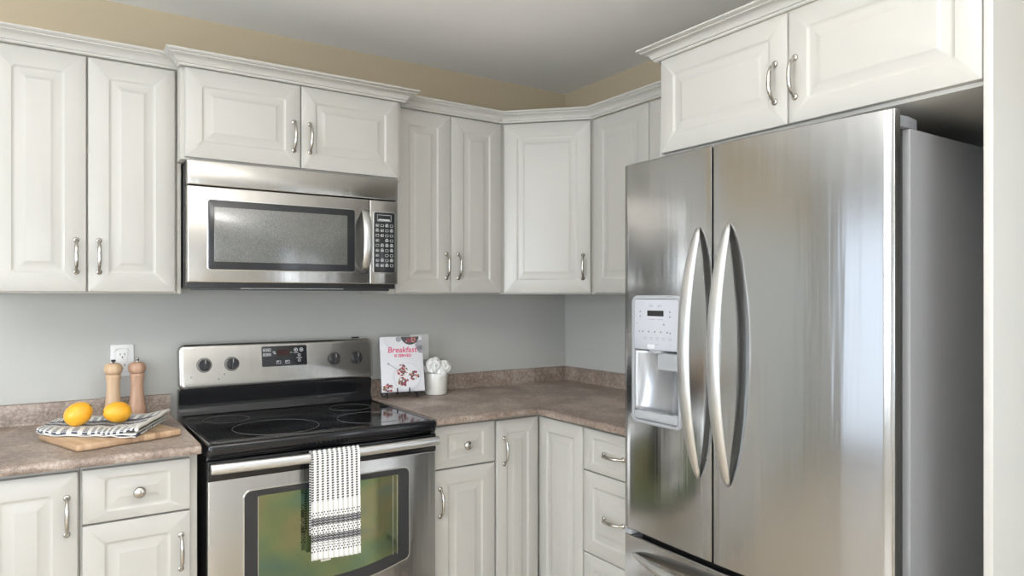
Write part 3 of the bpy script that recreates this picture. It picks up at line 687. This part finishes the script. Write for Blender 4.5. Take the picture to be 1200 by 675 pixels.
# handle: broad vertical bow
bm = BM(); N = 20; loops = []
for i in range(N + 1):
    a = -1 + 2 * i / N; z = 1.5540 + a * 0.112; d = 0.038 * (1 - abs(a) ** 2.6); wd = 0.0165 - 0.005 * abs(a) ** 4; y_ = MY - 0.004 - d
    loops.append([(-1.2710 + wd * math.cos(2 * PI * k / 14), y_ - 0.0050 * math.sin(2 * PI * k / 14), z) for k in range(14)])
loft(bm, loops); obj('handle', bm, M['handle_steel'], md, smooth=60)
bm = BM(); slab(bm, 0.020, 0.014, MY + 0.001, MY - 0.010, 0.006, 0.003, -1.2690, 1.4370); obj('handle_cap', bm, M['black_plastic'], md)
bm = BM(); slab(bm, 0.1130, 0.3125, -0.3925, MY, 0.003, 0.004, -1.1930, 1.5495); cp = obj('control_panel', bm, M['steel_h'], mw)
bm = BM(); slab(bm, 0.091, 0.232, MY + 0.001, MY - 0.0010, 0.010, 0.0008, -1.1920, 1.5490); obj('panel_bezel', bm, M['edge_steel'], cp)
bm = BM(); slab(bm, 0.083, 0.224, MY + 0.001, MY - 0.0020, 0.007, 0.001, -1.1920, 1.5490); kp = obj('keypad', bm, M['dark_frame'], cp)
KY = MY - 0.0021
bm = BM(); frame_bm(bm, -1.193, 1.640, 0.056, 0.024, 0.0012, KY); box(bm, -1.216, -1.171, KY - .0004, KY, 1.631, 1.636); obj('display', bm, M['print'], kp, smooth=0)
for r_ in range(9):
    for c_ in range(4):
        if (r_ in (3, 6)) and c_ in (1,): continue
        bm = BM(); cx = -1.2205 + c_ * 0.0190; cz = 1.612 - r_ * 0.0186
        rnd = random.random()
        frame_bm(bm, cx, cz, 0.0125, 0.0095, 0.0010, KY, 0.0025)
        if rnd > 0.25: box(bm, cx - 0.0035, cx + 0.0035 * rnd, KY - .0004, KY, cz - 0.0022, cz + 0.0015)
        if rnd > 0.5: box(bm, cx - 0.004, cx + 0.004, KY - .0004, KY, cz + 0.0056, cz + 0.0070)
        obj('button', bm, M['print'], kp, smooth=0)
bm = BM(); box(bm, -1.700, -1.340, -0.392, -0.230, 1.3735, 1.3757, 0.001); obj('lamp_lens', bm, M['lens'], mw)
bm = BM(); box(bm, -1.855, -1.160, -0.3915, -0.385, 1.368, 1.3757, 0.001); obj('bottom_lip', bm, M['black_plastic'], mw)

# ------------------------------------------------------------------ fridge
fr = thing('fridge', 'large stainless steel fridge with water dispenser and bowed handles', 'fridge', (-0.36, -1.65, 0))
YL, YG, YR = -1.2435, -1.5925, -2.0500
def face_x(y):
    """front of the bowed doors"""
    if y > YG: u = (y - YG) / (YL - YG); return -0.7590 + 0.010 * u ** 1.6
    u = (YG - y) / (YG - YR); return -0.7600 + 0.0310 * u ** 1.8
ZT, ZB = 1.7525, 0.634
obj('cabinet_shell', box(BM(), -0.664, -0.030, -2.0535, -1.2435, 0.03, 1.716, 0.004), M['fridge_side'], fr, label='grey painted fridge side')
for y_ in (-1.32, -1.98):
    bm = BM(); lathe(bm, [(0.02, 0.001), (0.02, 0.02), (0.013, 0.0295)], 14, T(-0.60, y_, 0)); obj('foot', bm, M['black_plastic'], fr)
    bm = BM(); lathe(bm, [(0.02, 0.001), (0.02, 0.02), (0.013, 0.0295)], 14, T(-0.10, y_, 0)); obj('foot', bm, M['black_plastic'], fr)
def fridge_door_bm(ya, yb, z0, z1, r=0.007, xb=-0.703):
    n = 22; pts = []
    ys = [ya + (yb - ya) * i / n for i in range(n + 1)]
    # CCW outline seen from above: back edge then front (x negative = front)
    front = []
    for i, y_ in enumerate(ys):
        front.append((face_x(y_), y_))
    fa = front[0]; fb = front[-1]
    out = [(xb, yb), (xb, ya)]
    out += [(fa[0] + r, ya)] + [(fa[0] + r - r * math.sin(R(a)), ya - r + r * math.cos(R(a))) for a in (30, 60)]
    out += [(x, y_) for x, y_ in front if ya - r >= y_ >= yb + r]
    out += [(fb[0] + r - r * math.sin(R(a)), yb + r - r * math.cos(R(a))) for a in (60, 30)] + [(fb[0] + r, yb)]
    # orientation: make CCW
    A = sum(out[i][0] * out[(i + 1) % len(out)][1] - out[(i + 1) % len(out)][0] * out[i][1] for i in range(len(out)))
    if A < 0: out.reverse()
    return prism(BM(), out, z0, z1, 0.003)
rd = obj('right_door', fridge_door_bm(YG - 0.003, YR, ZB, ZT, 0.0045), M['steel_fridge'], fr, smooth=40)
# dispenser geometry
DL, DR, DZT, DZB = -1.287, -1.487, 1.351, 0.968
ldm = fridge_door_bm(YL, YG + 0.003, ZB, ZT)
ldo = obj('left_door', ldm, M['steel_fridge'], fr, smooth=40)
bm = BM(); box(bm, -0.80, -0.712, DR + 0.010, DL - 0.010, DZB + 0.010, DZT - 0.010)
cut = obj('cutter', bm, M['steel_fridge'], None, smooth=0)
md_ = ldo.modifiers.new('hole', 'BOOLEAN'); md_.object = cut; md_.operation = 'DIFFERENCE'; md_.solver = 'EXACT'
bpy.context.view_layer.update()
ev = ldo.evaluated_get(bpy.context.evaluated_depsgraph_get()); nm = bpy.data.meshes.new_from_object(ev)
ldo.modifiers.clear(); ldo.data = nm; cm = cut.data; bpy.data.objects.remove(cut); bpy.data.meshes.remove(cm)
obj('door_liner', box(BM(), -0.7025, -0.665, -2.038, -1.2555, 0.05, 1.735, 0.002), M['fridge_gap'], fr)
# vertical edge strips beside the gap
for nm_, y_ in (('edge_strip', YG + 0.0025),):
    bm = BM(); box(bm, -0.7605, -0.7045, y_ - 0.0012, y_ + 0.0012, ZB + 0.004, ZT - 0.004, 0.0008); obj(nm_, bm, M['edge_steel'], ldo)
bm = BM(); box(bm, -0.7285, -0.7045, YR - 0.0030, YR + 0.0005, ZB + 0.003, ZT - 0.002, 0.001); obj('edge_strip', bm, M['edge_steel'], rd)
# dispenser housing: outer bezel
DC = (DL + DR) / 2; DW = DL - DR; DH = DZT - DZB; DZC = (DZT + DZB) / 2
FD = T(-0.7530, DC, DZC) @ RZ(-90)      # local x -> -Y, local -Y -> -X
bm = BM(); n = 6
L = []
for i, yy, r in ((0.0, 0.006, 0.022), (0.0, -0.004, 0.022), (0.002, -0.008, 0.020), (0.006, -0.010, 0.017), (0.010, -0.0095, 0.013), (0.012, -0.006, 0.011), (0.012, 0.006, 0.011), (0.0, 0.006, 0.022)):
    L.append([(x, yy, z) for x, z in rrect(DW - 2 * i, DH - 2 * i, r, n)])
loft(bm, L, False, False); dsp = obj('dispenser', bm, M['grey_plastic'], ldo, frame=FD, smooth=50, label='pale grey ice and water dispenser set into the door')
# upper control face
z_p0 = 1.191 - DZC; z_p1 = DZT - DZC - 0.012
bm = BM(); slab(bm, DW - 0.026, z_p1 - z_p0, 0.010, -0.0078, 0.005, 0.001, 0, (z_p0 + z_p1) / 2); pn = obj('control_face', bm, M['pale_plastic'], dsp, frame=FD)
PY = -0.0079
bm = BM(); box(bm, -0.0330, 0.0320, PY - 0.0006, PY, 1.290 - DZC, 1.3065 - DZC, 0.0003); obj('display', bm, M['lcd'], pn, frame=FD, smooth=0)
bm = BM()
for x_, z_, w_, h_ in [(-0.062, 1.303, .004, .004), (-0.062, 1.289, .004, .004), (0.056, 1.303, .004, .004), (0.056, 1.289, .004, .004), (0.033, 1.266, .004, .005)] + [(-0.052 + 0.0245 * i, 1.244, .0042, .0042) for i in range(5)] + [(0.057, 1.2425, .004, .004), (-0.066, 1.244, .0035, .0035)]:
    box(bm, x_ - w_ / 2, x_ + w_ / 2, PY - 0.0004, PY, z_ - DZC - h_ / 2, z_ - DZC + h_ / 2)
obj('indicator_dots', bm, M['print_dark'], pn, frame=FD, smooth=0)
bm = BM()
for x_, z_, w_ in [(-0.018, 1.322, .016), (-0.018, 1.3175, .014), (0.016, 1.322, .020), (0.016, 1.3175, .016), (-0.014, 1.280, .022), (0.019, 1.280, .024), (-0.076, 1.268, .010)] + [(-0.042 + 0.0245 * i, 1.227 - dz, .013 - .002 * (i % 2)) for i in range(5) for dz in (0, .005)] + [(-0.016, 1.207, .010), (0.006, 1.207, .010), (0.058, 1.207, .006), (-0.078, 1.212, .004), (-0.078, 1.203, .004)]:
    box(bm, x_ - w_ / 2, x_ + w_ / 2, PY - 0.0003, PY, z_ - DZC - .001, z_ - DZC + .001)
obj('printed_labels', bm, M['grey_ink'], pn, frame=FD, smooth=0)
bm = BM(); slab(bm, 0.030, 0.014, PY + 0.0002, PY - 0.0005, 0.006, 0.0002, -0.018, 1.2000 - DZC); obj('white_button', bm, M['print'], pn, frame=FD)
# recess: concave liner
zc0 = 1.006 - DZC; bm = BM(); N = 14; rows = []
for j in range(N + 1):
    v_ = j / N; z_ = zc0 + (z_p0 - zc0) * v_; depth = 0.030 * math.sin(min(1, (1 - v_) * 0.15 + 0.72) * PI / 2) * (0.45 + 0.55 * math.sin(PI * (0.12 + 0.80 * v_)))
    row = []
    for i in range(25):
        u_ = -1 + 2 * i / 24; row.append(bm.verts.new((u_ * (DW / 2 - 0.0135), -0.007 + (0.012 + depth * 0.9) * (1 - abs(u_) ** 3.2), z_)))
    rows.append(row)
for a, b in zip(rows, rows[1:]):
    for i in range(24): bm.faces.new((a[i], a[i + 1], b[i + 1], b[i]))
bo = obj('recess_liner', bm, M['silver_plastic'], dsp, frame=FD, smooth=80); s_ = bo.modifiers.new('thickness', 'SOLIDIFY'); s_.thickness = 0.0012; s_.offset = 1 if True else 0
bm = BM(); lathe(bm, [(0.030, 0.0), (0.028, -0.010), (0.018, -0.014), (0.001, -0.014)], 28, T(-0.004, 0.012, z_p0 + 0.001)); obj('nozzle', bm, M['grey_plastic'], dsp, frame=FD)
bm = BM(); loft(bm, [[(x, y_, z) for x, z in rrect(w_, h_, 0.004, 4, 0.040, cz_)] for w_, h_, cz_, y_ in ((0.070, 0.046, 1.160 - DZC, 0.022), (0.076, 0.050, 1.158 - DZC, 0.000), (0.070, 0.044, 1.158 - DZC, -0.004))]); obj('lever_pad', bm, M['grey_plastic'], dsp, frame=FD)
bm = BM(); slab(bm, DW - 0.026, 0.026, 0.030, -0.0085, 0.006, 0.004, 0, 0.9945 - DZC); tr = obj('drip_tray', bm, M['grey_plastic'], dsp, frame=FD)
bm = BM(); N = 16
arc = [(-(DW / 2 - 0.022) * math.cos(PI * i / N), 0.020 - 0.0 * i) for i in range(N + 1)]
loft(bm, [[(-(DW / 2 - 0.024) * math.cos(PI * i / N) * s, 0.004 + 0.020 * math.sin(PI * i / N) * s, 1.0078 - DZC + dz) for i in range(N + 1)] + [(x * s, -0.004, 1.0078 - DZC + dz) for x in (0.06, 0, -0.06)] for s, dz in ((1, 0), (1, 0.0012), (0.96, 0.0012))]); obj('tray_grate', bm, M['lcd'] if False else M['silver_plastic'], tr, frame=FD)
# bowed door handles
def bow(y0, zt, zb, out, rad, horiz=False, yl=None):
    bm = BM(); N = 40; loops = []
    for i in range(N + 1):
        a = -1 + 2 * i / N; e = abs(a)
        prof = (1 - e ** 2.0) ** 0.9 if e < 1 else 0
        w_ = rad * (0.25 + 0.75 * (1 - e ** 3) ** 0.5) if e < 1 else rad * 0.18
        if not horiz:
            z = (zt + zb) / 2 + a * (zt - zb) / 2; x = face_x(y0) - 0.004 - out * prof
            loops.append([(x - 0.0080 * math.cos(2 * PI * k / 18) * (0.6 + .4 * (1 - e)), y0 + w_ * math.sin(2 * PI * k / 18), z) for k in range(18)])
        else:
            y = (y0 + yl) / 2 + a * (yl - y0) / 2; x = face_x(y) - 0.004 - out * prof
            loops.append([(x - 0.0080 * math.cos(2 * PI * k / 18) * (0.6 + .4 * (1 - e)), y, zt + w_ * math.sin(2 * PI * k / 18)) for k in range(18)])
    loft(bm, loops); return bm
hl = obj('door_handle', bow(-1.5480, 1.535, 0.853, 0.060, 0.0200), M['handle_steel'], ldo, smooth=70)
hr = obj('door_handle', bow(-1.6480, 1.537, 0.854, 0.060, 0.0200), M['handle_steel'], rd, smooth=70)
for z_ in (1.487, 0.902):
    bm = BM(); lathe(bm, [(0.003, 0), (0.003, 0.001), (0.0005, 0.0012)], 10, T(-0.7745, -1.5600, z_) @ RX(90)); obj('screw', bm, M['print_dark'], hl)
# hinge covers
for y_, nm_ in ((-2.010, 'hinge_cover'), (-1.280, 'hinge_cover')):
    bm = BM(); prism(bm, [(-0.715, y_ + 0.038), (-0.715, y_ - 0.038), (-0.665, y_ - 0.042), (-0.620, y_ - 0.036), (-0.590, y_ - 0.020), (-0.590, y_ + 0.038)], 1.7165, 1.7420, 0.002)
    obj(nm_, bm, M['grey_plastic'], fr, smooth=20)
bm = BM(); box(bm, -0.753, -0.7035, -1.278, -1.252, 0.620, 0.6335, 0.001); obj('hinge_bracket', bm, M['grey_plastic'], fr)
fd = obj('freezer_drawer', fridge_door_bm(YL, YR, 0.085, 0.6185), M['steel_fridge'], fr, smooth=40)
obj('drawer_handle', bow(-1.290, 0.566, 0.566, 0.050, 0.0165, True, -2.003), M['handle_steel'], fd, smooth=70)
obj('kick_grille', box(BM(), -0.69, -0.6645, -2.03, -1.265, 0.012, 0.08, 0.003), M['fridge_gap'], fr)

# ------------------------------------------------------------------ outlets
def outlet(x, z, w, label, cover):
    o = thing('power_outlet', label, 'outlet', (x, -0.001, z - 0.057)); F = T(x, -0.001, z)
    bm = BM(); slab(bm, w, 0.115, 0, -0.006, 0.005, 0.003); obj('wall_plate', bm, M['plate'], o, frame=F)
    bm = BM(); slab(bm, 0.034, 0.068, -0.0055, -0.0085, 0.004, 0.001); sk = obj('socket', bm, M['plate'], o, frame=F)
    for s in (-1, 1):
        bm = BM(); cz = s * 0.0195
        box(bm, -0.0078, -0.0058, -0.0093, -0.0084, cz - 0.001, cz + 0.007); box(bm, 0.0058, 0.0078, -0.0093, -0.0084, cz - 0.001, cz + 0.007)
        lathe(bm, [(0.0026, 0), (0.0026, 0.0009)], 10, T(0, -0.0084, cz - 0.0075) @ RX(90)); obj('slots', bm, M['slot'], sk, frame=F, smooth=0)
    if cover:
        bm = BM(); frame_bm(bm, 0, 0, 0.052, 0.088, 0.002, -0.0060, 0.016); obj('cover_ridge', bm, M['clear_cover'], o, frame=F)
        bm = BM(); frame_bm(bm, 0, 0.002, 0.042, 0.080, 0.0015, -0.0060, 0.006); obj('cover_ridge', bm, M['clear_cover'], o, frame=F)
    return o
outlet(-2.0205, 1.118, 0.074, 'white wall outlet behind the two pepper mills', True)
outlet(-0.8420, 1.1185, 0.094, 'white wall outlet partly hidden behind the cookbook', False)

# ------------------------------------------------------------------ mills
def mill(x, y, m, label, dark_top, k=1.0):
    o = thing('pepper_mill', label, 'pepper mill', (x, y, CT + 0.0008), group='wooden mills')
    bd = [(0.0285, 0), (0.0300, 0.003), (0.0300, 0.022), (0.0288, 0.025), (0.0296, 0.028), (0.0292, 0.036), (0.0275, 0.040), (0.0262, 0.048), (0.0235, 0.075), (0.0210, 0.105), (0.0205, 0.120), (0.0212, 0.138), (0.0228, 0.146), (0.0222, 0.149), (0.0236, 0.152), (0.0240, 0.158), (0.0215, 0.162), (0.001, 0.162)]
    bm = BM(); lathe(bm, bd, 36); obj('mill_body', bm, m, o, frame=WM[o.name], smooth=40)
    hd = [(0.0195, 0.1622), (0.0240, 0.165), (0.0275, 0.171), (0.0288, 0.179), (0.0280, 0.188), (0.0245, 0.196), (0.0170, 0.201), (0.0080, 0.2025), (0.001, 0.2028)]
    bm = BM(); lathe(bm, hd, 36); obj('mill_head', bm, m, o, frame=WM[o.name], smooth=60)
    bm = BM()
    if dark_top: lathe(bm, [(0.0035, 0.2026), (0.0035, 0.206), (0.0072, 0.207), (0.0075, 0.211), (0.0060, 0.213), (0.0005, 0.2132)], 20)
    else: lathe(bm, [(0.0060, 0.2026), (0.0060, 0.208), (0.0072, 0.210), (0.0072, 0.214), (0.0050, 0.216), (0.0005, 0.2162)], 20)
    obj('top_nut', bm, M['black_plastic'] if dark_top else M['chrome'], o, frame=WM[o.name], smooth=40, label='black nut' if dark_top else 'chrome nut')
mill(-2.0535, -0.080, M['mill_light'], 'pale wooden mill with black top nut, left of the two mills', True)
mill(-1.9800, -0.075, M['mill_dark'], 'pinkish wooden mill with chrome top nut, right of the two mills', False)

# ------------------------------------------------------------------ cutting board with towel and fruit
ang = math.degrees(math.atan2(0.098, 0.278))
FB = T(-2.0790, -0.3920, CT + 0.0008) @ RZ(ang)
bm = BM(); loft(bm, [[(x, y, z) for x, y in rrect(0.298 - 2 * i, 0.285 - 2 * i, 0.012, 5)] for i, z in ((0.004, 0), (0.001, 0.002), (0, 0.005), (0, 0.0155), (0.001, 0.0185), (0.004, 0.020))])
tag(obj('cutting_board', bm, M['bamboo'], frame=FB, smooth=40), 'bamboo cutting board lying on the left worktop under the towel', 'cutting board')
BZ = CT + 0.0208
front = [(-2.2720, -0.300), (-2.2330, -0.395), (-2.1370, -0.465), (-2.0850, -0.510), (-2.0270, -0.560)]
back = [(-2.2200, -0.150), (-2.1700, -0.150), (-2.0900, -0.170), (-2.0050, -0.205), (-1.9050, -0.262)]
def lerp_pl(pl, u):
    u *= len(pl) - 1; i = min(int(u), len(pl) - 2); f = u - i
    # catmull-rom
    p0, p1, p2, p3 = [Vector(pl[max(0, min(len(pl) - 1, i + k))]) for k in (-1, 0, 1, 2)]
    return 0.5 * ((2 * p1) + (p2 - p0) * f + (2 * p0 - 5 * p1 + 4 * p2 - p3) * f * f + (3 * p1 - p0 - 3 * p2 + p3) * f ** 3)
def layer(h0, inset, seed, lift=0.0):
    def fn(u, v):
        uu = inset + u * (1 - 2 * inset); vv = inset * .7 + v * (1 - 1.4 * inset)
        a = lerp_pl(front, uu); b = lerp_pl(back, uu); p = a.lerp(b, vv)
        z = BZ + h0 + 0.0022 * mnoise.noise(Vector((uu * 7 + seed, vv * 4, seed))) + 0.0012 * math.sin(uu * 34 + seed)
        z += lift * max(0, (uu - 0.70) / 0.30) ** 1.6
        z -= 0.35 * h0 * (max(0, 1 - vv / 0.07)) ** 2 + 0.4 * h0 * max(0, 1 - uu / 0.08) ** 2
        return (p.x, p.y, max(z, BZ + 0.0016))
    return fn
tf = cloth('folded_towel', layer(0.0150, 0.0, 1.3, 0.017), 70, 50, 0.003, M['towel_flat'], uvf=lambda u, v: (u * 0.30, v * 0.30))
tag(tf, 'navy and white dashed towel folded on the cutting board under the fruit', 'towel')
cloth('inner_layer', layer(0.0095, 0.010, 4.1, 0.004), 50, 30, 0.003, M['hem'], tf, uvf=lambda u, v: (u * 0.30, v * 0.30))
cloth('inner_layer', layer(0.0045, 0.006, 7.7, 0.0), 50, 30, 0.003, M['towel_flat'], tf, uvf=lambda u, v: (u * 0.30, v * 0.30 + .16))
# rolled hem along the raised right edge
pts = []
for i in range(25):
    v = i / 24; p = Vector(layer(0.0150, 0.0, 1.3, 0.017)(1.0, v)); pts.append((p.x + 0.001, p.y, p.z - 0.002 + 0.0008 * math.sin(v * 17)))
bm = BM(); tube(bm, pts, 0.0058, 10, True, 1.0); obj('hem', bm, M['hem'], tf, label='thick cream hem')
def fruit(x, y, z, F, label, a=0.050, b=0.0405, scar=False):
    o = thing('fruit', label, 'fruit', world=T(x, y, z) @ F, group='yellow fruit on the towel')
    bm = BM(); n = 26; prof = []
    for i in range(n + 1):
        th = PI * i / n; r = b * math.sin(th) * (1 + 0.05 * math.cos(th)); zz = -a * math.cos(th)
        if i == 0: zz += 0.0012
        prof.append((max(r, 0.0004), zz))
    lathe(bm, prof, 36); obj('fruit_body', bm, M['fruit'], o, frame=WM[o.name], smooth=80)
    bm = BM()
    lathe(bm, [(0.0055, a - 0.0020), (0.0045, a + 0.0006), (0.002, a - 0.0003), (0.0004, a - 0.0005)], 14)
    obj('stem_scar', bm, M['stem'], o, frame=WM[o.name])
FZ = BZ + 0.0170
fruit(-2.1630, -0.3500, FZ + 0.0370, Vector((0.66, -0.15, 0.50)).to_track_quat('Z', 'Y').to_matrix().to_4x4(), 'yellow-orange fruit leaning on the towel, left of the two', 0.0405, 0.0345)
fruit(-2.0600, -0.3600, FZ + 0.0345, Vector((-0.74, -0.16, 0.10)).to_track_quat('Z', 'Y').to_matrix().to_4x4(), 'yellow-orange fruit with a dark stem scar, right of the two', 0.0405, 0.0325)

# ------------------------------------------------------------------ cookbook on its stand
FS = T(-0.985, -0.128, CT + 0.0008) @ RZ(-12)
sd = thing('book_stand', 'small black wrought-iron easel holding the cookbook', 'book stand', world=FS)
def st_tube(name, pts, r=0.0028): return obj(name, tube(BM(), pts, r, 8), M['iron'], sd, frame=FS, smooth=60)
LEAN = RX(-14)
def helix(cx, cz, r0, turns, y, sgn):
    return [(cx + sgn * (r0 * (1 - 0.55 * i / 30)) * math.cos(turns * 2 * PI * i / 30), y, cz + (r0 * (1 - 0.55 * i / 30)) * math.sin(turns * 2 * PI * i / 30)) for i in range(31)]
for s in (-1, 1):
    st_tube('scroll_foot', helix(s * 0.078, 0.0165, 0.0135, 1.4, 0.004, s))
    st_tube('front_hook', [(s * 0.026, 0.012, 0.024), (s * 0.026, -0.010, 0.0215), (s * 0.026, -0.024, 0.020), (s * 0.026, -0.031, 0.026), (s * 0.026, -0.032, 0.040), (s * 0.026, -0.029, 0.046)], 0.003)
    st_tube('upright', [(s * 0.026, 0.012, 0.024), (s * 0.026, 0.034, 0.110), (s * 0.020, 0.048, 0.170)])
st_tube('crossbar', [(-0.082, 0.012, 0.0235), (0.082, 0.012, 0.0235)], 0.0032)
st_tube('rear_leg', [(0, 0.030, 0.110), (0, 0.060, 0.060), (0, 0.082, 0.004)])
st_tube('leg_brace', [(-0.022, 0.046, 0.150), (0.022, 0.046, 0.150)])
for s in (-1, 1): st_tube('front_leg', [(s * 0.060, 0.012, 0.0235), (s * 0.064, -0.006, 0.010), (s * 0.066, -0.016, 0.0032)])
BW_, BH_ = 0.183, 0.236
FK = FS @ T(0.004, -0.006, 0.0260) @ LEAN
bk = thing('cookbook', 'white breakfast cookbook with pink title standing open-faced on the iron easel', 'book', world=FK)
bm = BM(); box(bm, -BW_ / 2 + 0.003, BW_ / 2 - 0.003, -0.012, 0.0, 0.003, BH_ - 0.003); obj('pages', bm, M['pages'], bk, frame=FK, smooth=0)
bm = BM(); box(bm, -BW_ / 2, BW_ / 2, -0.0145, -0.0122, 0, BH_, 0.0006); box(bm, -BW_ / 2, BW_ / 2, 0.0002, 0.0022, 0, BH_, 0.0006); box(bm, -BW_ / 2 - 0.0015, -BW_ / 2 + 0.001, -0.0140, 0.0018, 0.0005, BH_ - .0005, 0.0005)
cv = obj('cover', bm, M['cover'], bk, frame=FK, smooth=20)
CY = -0.0147
def disc(bm, cx, cz, r, y, th=0.00015, n=24, clip=True):
    pts = [(cx + r * math.cos(2 * PI * k / n), cz + r * math.sin(2 * PI * k / n)) for k in range(n)]
    if clip: pts = [(max(-BW_ / 2 + .001, min(BW_ / 2 - .001, x)), max(0.001, min(BH_ - .001, z))) for x, z in pts]
    loft(bm, [[(x, y, z) for x, z in pts], [(x, y - th, z) for x, z in pts]])
bm = BM(); disc(bm, 0.018, 0.062, 0.062, CY, n=40); obj('plate_picture', bm, M['plate_ink'], cv, frame=FK)
bm = BM(); disc(bm, 0.018, 0.064, 0.056, CY - .0002, n=40); disc(bm, -0.040, 0.223, 0.036, CY, n=32); disc(bm, -0.083, 0.150, 0.026, CY, n=24); obj('bowl_picture', bm, M['cover'], cv, frame=FK)
bm = BM(); disc(bm, 0.038, 0.238, 0.044, CY, n=32); obj('bowl_rim', bm, M['cover'], cv, frame=FK)
bm = BM(); disc(bm, 0.038, 0.240, 0.040, CY - .0002, n=32); obj('dark_bowl', bm, M['bowl_ink'], cv, frame=FK)
bm = BM(); disc(bm, 0.082, 0.198, 0.022, CY, n=24); disc(bm, 0.085, 0.180, 0.018, CY, n=24); disc(bm, -0.012, 0.225, 0.012, CY - .0001, n=20); obj('shadow_cloth_picture', bm, M['grey_ink'], cv, frame=FK)
bm = BM(); tube(bm, [(-0.060, CY - .0004, 0.119), (-0.020, CY - .0004, 0.092)], 0.0012, 6); disc(bm, -0.061, 0.120, 0.0045, CY - .0003); obj('spoon_picture', bm, M['grey_ink'], cv, frame=FK)
random.seed(5)
for cx, cz, rr in ((-0.004, 0.090, 0.022), (0.048, 0.066, 0.019), (0.002, 0.040, 0.021), (-0.066, 0.016, 0.020)):
    for key in ('berry1', 'berry2', 'berry3', 'berry4', 'cover'):
        bm = BM()
        for k in range(9):
            a = random.random() * 2 * PI; q = rr * math.sqrt(random.random()); disc(bm, cx + q * math.cos(a), cz + q * math.sin(a), 0.0038 + random.random() * 0.002, CY - .0004 - random.random() * 0.0003, n=8)
        obj('berry_picture', bm, M[key], cv, frame=FK)
for key in ('berry1', 'berry3'):
    bm = BM()
    for k in range(8): disc(bm, 0.020 + random.random() * 0.045, 0.212 + random.random() * 0.020, 0.004, CY - .0005 - random.random() * .0002, n=8)
    obj('berry_picture', bm, M[key], cv, frame=FK)
text_mesh('title_text', 'Breakfast', 0.034, M['pink'], cv, FK @ T(0.002, CY - 0.0003, 0.178) @ TXT, bold=0.0006, shear=0.15)
text_mesh('title_text', 'IS SERVED', 0.017, M['pink'], cv, FK @ T(0.004, CY - 0.0003, 0.153) @ TXT, bold=0.0006)
bm = BM(); box(bm, -0.036, 0.050, CY - .0003, CY, 0.1365, 0.1385); obj('subtitle_line', bm, M['plate_ink'], cv, frame=FK, smooth=0)

# ------------------------------------------------------------------ flower pot
FP = T(-0.8090, -0.1050, CT + 0.0008)
pt = thing('flower_pot', 'small cream ceramic pot of white blossoms beside the cookbook', 'flower pot', world=FP)
bm = BM(); lathe(bm, [(0.001, 0.0), (0.044, 0.0), (0.0475, 0.002), (0.0485, 0.006), (0.0495, 0.050), (0.0505, 0.092), (0.0500, 0.0945), (0.0480, 0.0950), (0.0465, 0.092), (0.0460, 0.070), (0.001, 0.068)], 44); obj('pot', bm, M['ceramic'], pt, frame=FP, smooth=50)
random.seed(11)
def blossom(cx, cy, cz, r):
    """ruffled double flower: overlapping cupped petals in rings round a closed heart"""
    bm = BM()
    lathe(bm, [(0.0005, -0.55 * r)] + [(0.62 * r * math.sin(R(a)), -0.55 * r * math.cos(R(a))) for a in range(20, 180, 20)] + [(0.0005, 0.55 * r)], 16, T(cx, cy, cz))
    for ring_, (cnt, tilt, dist, sz) in enumerate(((3, 20, 0.62, 0.42), (5, 45, 0.60, 0.62), (6, 75, 0.58, 0.74), (6, 108, 0.56, 0.72))):
        for k in range(cnt):
            az = 360 * k / cnt + ring_ * 23 + random.uniform(-8, 8); pr_ = r * sz * random.uniform(0.92, 1.1)
            Mx = T(cx, cy, cz) @ RZ(az) @ RY(tilt + random.uniform(-7, 7)) @ T(0, 0, dist * r)
            n = 16; rows_ = []
            for j in range(6):
                q = j / 5; row = []
                for i in range(n):
                    a = 2 * PI * i / n; rad = pr_ * q * (1 + 0.10 * q * math.sin(3 * a + k))
                    row.append(Mx @ Vector((rad * math.cos(a), rad * math.sin(a), -0.38 * rad * q + 0.22 * rad * q * q * q + (0.07 * pr_ * q * q * math.sin(3 * a + k * 1.7)))))
                rows_.append(row)
            vs = [[bm.verts.new(p) for p in row] for row in rows_[1:]]; c0 = bm.verts.new(rows_[0][0])
            for i in range(n): bm.faces.new((c0, vs[0][i], vs[0][(i + 1) % n]))
            for a, b in zip(vs, vs[1:]):
                for i in range(n): bm.faces.new((a[i], b[i], b[(i + 1) % n], a[(i + 1) % n]))
    obj('blossom', bm, M['petal'], pt, frame=FP, smooth=80)
for a in ((-0.022, -0.016, 0.126, 0.040), (0.028, -0.016, 0.118, 0.036), (0.004, 0.018, 0.130, 0.036), (-0.028, 0.014, 0.112, 0.027), (0.026, 0.022, 0.112, 0.026), (0.002, -0.042, 0.098, 0.024)): blossom(*a)
for e in ((0.085, 0.0, 0.118), (0.060, 0.030, 0.132), (-0.070, 0.03, 0.125)):
    obj('twig', tube(BM(), [(e[0] * .2, e[1] * .2, 0.085), (e[0] * .6, e[1] * .6, e[2] - 0.010), e], [0.0012, 0.001, 0.0006], 6), M['twig'], pt, frame=FP)

bpy.context.view_layer.update()
